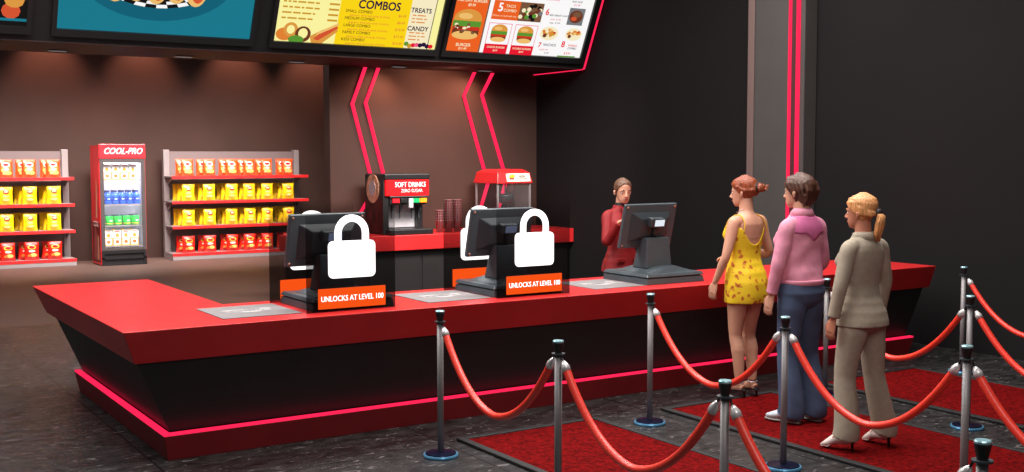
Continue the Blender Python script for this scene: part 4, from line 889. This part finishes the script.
def jacket(o, P, m, hem, tabs, name='jacket', sleeve=.052, wr=.035, collar=0.0, wrinkle=.003):
    bm = bmesh.new(); n = 40; zs = []; z = hem
    while z < 1.40: zs.append(z); z += .02
    jit = lambda t, z: wrinkle*.4*math.sin(z*38+3*math.sin(t*2+1))+wrinkle*.4*math.sin(5*t+z*14)
    loft(bm, [ringpts(z, 0, n=n, tab=tabs, jit=jit) for z in zs]+[ringpts(1.405, 0, n=n, tab=tabs), ringpts(1.43, 0, n=n, tab=tabs), ringpts(1.452, 0, n=n, tab=tabs)])
    for sd in 'LR':
        x = -1 if sd == 'L' else 1; S, E, W = Vector(P['sh'+sd]), Vector(P['el'+sd]), Vector(P['wr'+sd]); W = E.lerp(W, .94)
        P_ = spline([S-Vector((x*.07, 0, -.012)), S+Vector((x*.0, 0, -.004)), S.lerp(E, .5), E, E.lerp(W, .5), W], 6); R_ = []
        rr = [.050, .056, sleeve-.002, sleeve-.008, (sleeve+wr)/2-.004, wr]
        for i in range(len(P_)):
            t = i/6; a = min(int(t), 4); u = t-a; R_.append(rr[a]+(rr[a+1]-rr[a])*u+wrinkle*.25*math.sin(i*1.1))
        tube(bm, P_, R_, 20, hint=(0, 1, 0))
    j = remesh(link(name, bm, m, o, smooth=True), .0075, 3)
    if True:
        bm = bmesh.new(); rings = []
        for (zz, w, f, b, ) in ((1.42, .082, .07, .085), (1.455, .070, .065, .078), (1.475, .066, .062, .074), (1.46, .076, .070, .084), (1.425, .094, .078, .096)):
            rings.append([(w*math.cos(t), (f if math.sin(t) > 0 else b)*math.sin(t)+.0, zz-collar-(.035+collar*2)*max(0, math.sin(t))) for t in [2*PI*k/32 for k in range(32)]])
        loft(bm, rings, cap=False); c = link('collar', bm, m, j, smooth=True); so = c.modifiers.new('thick', 'SOLIDIFY'); so.thickness = .006
    return j
JT = [(.80, .196, .125, .165), (.86, .188, .118, .158), (.92, .178, .110, .145), (.98, .158, .104, .122), (1.04, .140, .098, .095), (1.10, .134, .096, .084), (1.16, .142, .108, .09), (1.20, .150, .135, .098), (1.25, .158, .180, .104), (1.30, .162, .150, .108), (1.34, .158, .10, .108), (1.37, .142, .07, .102), (1.395, .116, .058, .092), (1.42, .088, .054, .080), (1.44, .072, .052, .071), (1.46, .064, .052, .066)]
JP = [(.95, .160, .118, .125), (.985, .168, .122, .138), (1.02, .174, .126, .130), (1.10, .168, .122, .112), (1.18, .170, .140, .112), (1.25, .172, .178, .114), (1.30, .172, .150, .116), (1.34, .166, .11, .114), (1.37, .150, .08, .108), (1.395, .126, .064, .098), (1.42, .096, .058, .086), (1.44, .078, .056, .074), (1.46, .067, .055, .069)]
def c_pink(o, P):
    trousers(o, P, 'jeans', 1.02, .020, hemz=.055)
    j = jacket(o, P, 'pink', .965, JP, sleeve=.058, wr=.038, wrinkle=.006)
    # darker shoulder yoke across the back, its lower edge cut to a point
    bm = bmesh.new(); rings = []; n = 40
    for v in range(9):
        ring = []
        for k in range(n+1):
            t = PI+PI*k/n; u = abs(-math.cos(t)); low = 1.305-.05*max(0, 1-u*2.6)+.03*max(0, u-.6); z = low+(1.425-low)*v/8
            w, f, b = interp(JP, z); c, s = math.cos(t), math.sin(t); r = (abs(c)**2.3+abs(s)**2.3)**(-1/2.3); e = .006; ring.append(((w+e)*c*r*.98, (b+e)*s*r, z))
        rings.append(ring)
    loft(bm, rings, cap=False, closed=False); y_ = link('yoke', bm, 'pink_dk', j, smooth=True); so = y_.modifiers.new('t', 'SOLIDIFY'); so.thickness = .005; y_['label'] = 'darker pink shoulder yoke'
    bm = bmesh.new(); loft(bm, [ringpts(z, e, n=40, tab=JP) for z, e in ((.950, .004), (.955, .010), (.985, .010), (.99, .004))]); link('waistband', bm, 'pink', j, smooth=True)
    for sd in 'LR': sneaker(o, P['an'+sd], P['toe'+sd])
def sneaker(o, A, Tt):
    A, Tt = Vector(A), Vector(Tt); f = Vector((Tt.x-A.x, Tt.y-A.y, 0)).normalized(); g = Vector((A.x, A.y, 0)); t_ = Vector((Tt.x, Tt.y, 0))
    bm = bmesh.new(); tube(bm, [g-f*.065+Vector((0, 0, .045)), g-f*.03+Vector((0, 0, .055)), g.lerp(t_, .5)+Vector((0, 0, .052)), t_-f*.03+Vector((0, 0, .040)), t_+f*.02+Vector((0, 0, .034))], [(.022, .022), (.035, .038), (.034, .042), (.026, .046), (.012, .026)], 16, hint=(0, 0, 1)); s_ = link('shoe', bm, 'trainer', o, smooth=True)
    bm = bmesh.new(); tube(bm, [g-f*.07+Vector((0, 0, .013)), g-f*.03+Vector((0, 0, .013)), g.lerp(t_, .5)+Vector((0, 0, .013)), t_-f*.03+Vector((0, 0, .013)), t_+f*.028+Vector((0, 0, .013))], [(.012, .028), (.012, .042), (.012, .044), (.012, .049), (.011, .028)], 16, hint=(0, 0, 1)); link('sole', bm, 'sole', s_, smooth=True)
def c_suit(o, P):
    trousers(o, P, 'suit', .90, .016, hemz=.09); jacket(o, P, 'suit', .835, JT, sleeve=.055, wr=.040, collar=.016, wrinkle=.0015)
    for sd in 'LR': shoe_heel(o, P['an'+sd], P['toe'+sd], 'heel_cream')
def c_cashier(o, P):
    trousers(o, P, 'shirt_blk', .90, .0)
    j = jacket(o, P, 'blazer', .83, JT, name='blazer', sleeve=.052, wr=.038, collar=.018)
    bm = bmesh.new(); prism(bm, [(0, .155, 1.20), (.004, .155, 1.20), (.004, .11, 1.20), (0, .11, 1.20)], [(-.055, .080, 1.445), (.055, .080, 1.445), (.055, .03, 1.445), (-.055, .03, 1.445)])
    bm2 = bmesh.new(); loft(bm2, [ringpts(z, .004, n=24) for z in (1.40, 1.43, 1.455, 1.478)]); link('shirt', bm2, 'shirt_blk', o, smooth=True); bm.free()
    bm = bmesh.new()
    pts = [(0, .172, 1.16), (-.05, .150, 1.36), (-.052, .085, 1.425), (.052, .085, 1.425), (.05, .150, 1.36)]
    a = [bm.verts.new(p) for p in pts]; b = [bm.verts.new((p[0], p[1]-.03, p[2])) for p in pts]; bm.faces.new(a); bm.faces.new(b[::-1])
    for i in range(5): bm.faces.new((a[i], b[i], b[(i+1) % 5], a[(i+1) % 5]))
    link('shirt_front', bm, 'shirt_blk', j)
    for sd in (-1, 1):
        bm = bmesh.new(); pts = [(sd*.004, .174, 1.15), (sd*.075, .155, 1.30), (sd*.06, .150, 1.33), (sd*.082, .125, 1.36), (sd*.06, .072, 1.44), (sd*.040, .092, 1.43)]
        a = [bm.verts.new(p) for p in pts]; b = [bm.verts.new((p[0], p[1]+.008, p[2])) for p in pts]; bm.faces.new(a); bm.faces.new(b[::-1])
        for i in range(6): bm.faces.new((a[i], b[i], b[(i+1) % 6], a[(i+1) % 6]))
        link('lapel', bm, 'blazer', j)
        link('pocket_flap', B((sd*.10-.05, sd*.10+.05, .118, .130, .93, .965)), 'blazer', j, bevel=.004)
    for sd in 'LR': sneaker(o, P['an'+sd], P['toe'+sd])

base = dict(shL=(-.150, -.02, 1.352), shR=(.150, -.02, 1.352), hipL=(-.088, -.01, .87), hipR=(.088, -.01, .87))
# woman in the yellow dress, on heels
P1 = dict(base, elL=(-.215, .0, 1.10), wrL=(-.225, .10, .89), hdL=(-.06, .18, -.80), elR=(.235, -.03, 1.11), wrR=(.10, .20, 1.07), hdR=(-.55, .6, -.1), pnR=(-.2, -.2, -1), thR=(-.5, .2, .8),
          knL=(-.075, .02, .48), anL=(-.065, -.015, .125), toeL=(-.085, .125, .032), knR=(.070, .015, .48), anR=(.055, -.04, .125), toeR=(.06, .10, .032), curl=.3)
person((6.315, 6.46, .014), math.radians(4), 1.725, 'woman in short yellow floral dress with auburn bun, first in the queue', 'skin', hair_bun, c_dress, P1, look=math.radians(18), nod=-.05)
P2 = dict(base, shod=1, elL=(-.212, .0, 1.10), wrL=(-.225, .05, .885), elR=(.225, .0, 1.10), wrR=(.20, .17, .92), knL=(-.085, .02, .47), anL=(-.08, -.01, .085), toeL=(-.12, .14, .03), knR=(.095, .0, .47), anR=(.10, -.05, .085), toeR=(.11, .11, .03), slim=.012, curl=.2, heady=.02)
person((6.025, 5.62, .014), math.radians(2), 1.755, 'woman in pink jacket and blue jeans, short brown hair, second in the queue', 'skin', hair_short, c_pink, P2, look=math.radians(8))
P3 = dict(base, shod=1, elL=(-.215, -.01, 1.11), wrL=(-.235, .03, .885), elR=(.235, .0, 1.12), wrR=(.275, .07, .90), knL=(-.11, .03, .49), anL=(-.115, .01, .125), toeL=(-.17, .15, .032), knR=(.13, -.01, .49), anR=(.20, -.04, .125), toeR=(.20, .11, .032), slim=.012, curl=.3, brow='hair_blond')
person((5.785, 4.87, .014), math.radians(0), 1.64, 'woman in taupe trouser suit, blond ponytail, last in the queue', 'skin2', hair_pony, c_suit, P3, look=math.radians(12))
P4 = dict(base, shod=1, elL=(-.225, .03, 1.12), wrL=(-.16, .24, 1.02), elR=(.235, .07, 1.12), wrR=(.225, .25, 1.315), hdR=(-.15, .75, .35), pnR=(-.3, .1, -.9), thR=(-.8, .1, .5), knL=(-.095, .02, .47), anL=(-.10, -.02, .085), toeL=(-.12, .13, .03), knR=(.095, .02, .47), anR=(.10, -.02, .085), toeR=(.12, .13, .03), slim=.012, curl=.7)
person((6.58, 8.36, .001), math.radians(180+2), 1.69, 'cashier in dark red blazer with slicked-back hair, behind the uncovered register', 'skin', hair_slick, c_cashier, P4, look=math.radians(-20), nod=-.10)

# ------------------------------------------------------------------ light
w = bpy.data.worlds.new('world'); bpy.context.scene.world = w; w.use_nodes = True
bg = w.node_tree.nodes['Background']; bg.inputs[0].default_value = (.62, .60, .62, 1); bg.inputs[1].default_value = .115
def area(loc, tgt, size, e, c=(1, 1, 1), sy=None):
    l = bpy.data.lights.new('fill_light', 'AREA'); l.energy = e; l.color = c; l.size = size; l.shape = 'RECTANGLE'; l.size_y = sy or size
    o = bpy.data.objects.new('fill_light', l); col.objects.link(o); o.location = loc; o.rotation_euler = (Vector(tgt)-Vector(loc)).to_track_quat('-Z', 'Y').to_euler(); return o
def spot(loc, tgt, e, c, ang=70, blend=.8, r=.06):
    l = bpy.data.lights.new('spot_lamp', 'SPOT'); l.energy = e; l.color = c; l.spot_size = math.radians(ang); l.spot_blend = blend; l.shadow_soft_size = r
    o = bpy.data.objects.new('spot_lamp', l); col.objects.link(o); o.location = loc; o.rotation_euler = (Vector(tgt)-Vector(loc)).to_track_quat('-Z', 'Y').to_euler(); return o
area((5.2, 5.3, 5.3), (5.2, 5.4, 0), 5, 330, (1, .97, .95), 1.6)
area((5.2, 8.6, 5.3), (5.2, 8.2, 0), 6.5, 420, (1, .95, .93), 1.6)
area((.6, 9.6, 5.3), (1.0, 10.2, 0), 3.5, 330, (1, .97, .96), 3)
area((4.5, 16.2, 4.9), (4.5, 15.6, 0), 6, 110, (1, .88, .84), 2)
area((2.6, 1.2, 4.6), (5.8, 6.2, 1.0), 2.0, 85, (1, .96, .93))  # added frontal fill towards the queue
area((5.2, 17.8, 4.9), (5.2, 20.9, .6), 6, 290, (1, .90, .86), 1.0).data.spread = math.radians(62)
for x in (2.0, 4.041, 5.689, 7.467, 9.02): spot((x, 20.9, 4.5), (x, 21.6, 3.0), 190, (1, .46, .31), 72)
for x, e in ((7.11, 60), (8.48, 60)): spot((x, 13.93, 3.08), (x-.25, 14.35, 2.3), e, (1, .46, .30), 130, 1)
spot((7.9, 13.5, 3.05), (7.8, 14.35, 2.55), 75, (1, .46, .30), 130, 1)
area((7.4, 11.2, 3.6), (7.6, 13.6, 1.0), 3, 85, (1, .90, .85), .8).data.spread = math.radians(80)  # added fill towards the back counter machines
for x in (4.17, 5.64): spot((x, 13.93, 3.08), (x, 14.6, 0), 14, (1, .8, .75), 110, 1)
l = bpy.data.lights.new('fridge_lamp', 'AREA'); l.energy = 9; l.size = .6; l.shape = 'RECTANGLE'; l.size_y = .1
o = bpy.data.objects.new('fridge_lamp', l); col.objects.link(o); o.location = (5.0, 20.88, 1.83); o.rotation_euler = (0, 0, 0)

# ------------------------------------------------------------------ camera
f_, yaw, pitch, roll = 1134.07, .570531, .070052, -.000887
cam = bpy.data.cameras.new('camera'); co = bpy.data.objects.new('camera', cam); col.objects.link(co)
cam.sensor_fit = 'HORIZONTAL'; cam.sensor_width = 36; cam.lens = f_*36/1024; cam.clip_end = 200
fw = Vector((math.sin(yaw)*math.cos(pitch), math.cos(yaw)*math.cos(pitch), -math.sin(pitch))); rt = Vector((math.cos(yaw), -math.sin(yaw), 0)); u_ = rt.cross(fw)
r2 = rt*math.cos(roll)+u_*math.sin(roll); u2 = -rt*math.sin(roll)+u_*math.cos(roll)
co.matrix_world = Matrix((( r2.x, u2.x, -fw.x, 0), (r2.y, u2.y, -fw.y, 0), (r2.z, u2.z, -fw.z, 1.9), (0, 0, 0, 1)))
sc_ = bpy.context.scene; sc_.camera = co
sc_.view_settings.view_transform = 'Standard'; sc_.view_settings.look = 'None'; sc_.view_settings.gamma = 1; sc_.view_settings.use_curve_mapping = False; sc_.view_settings.exposure = 0
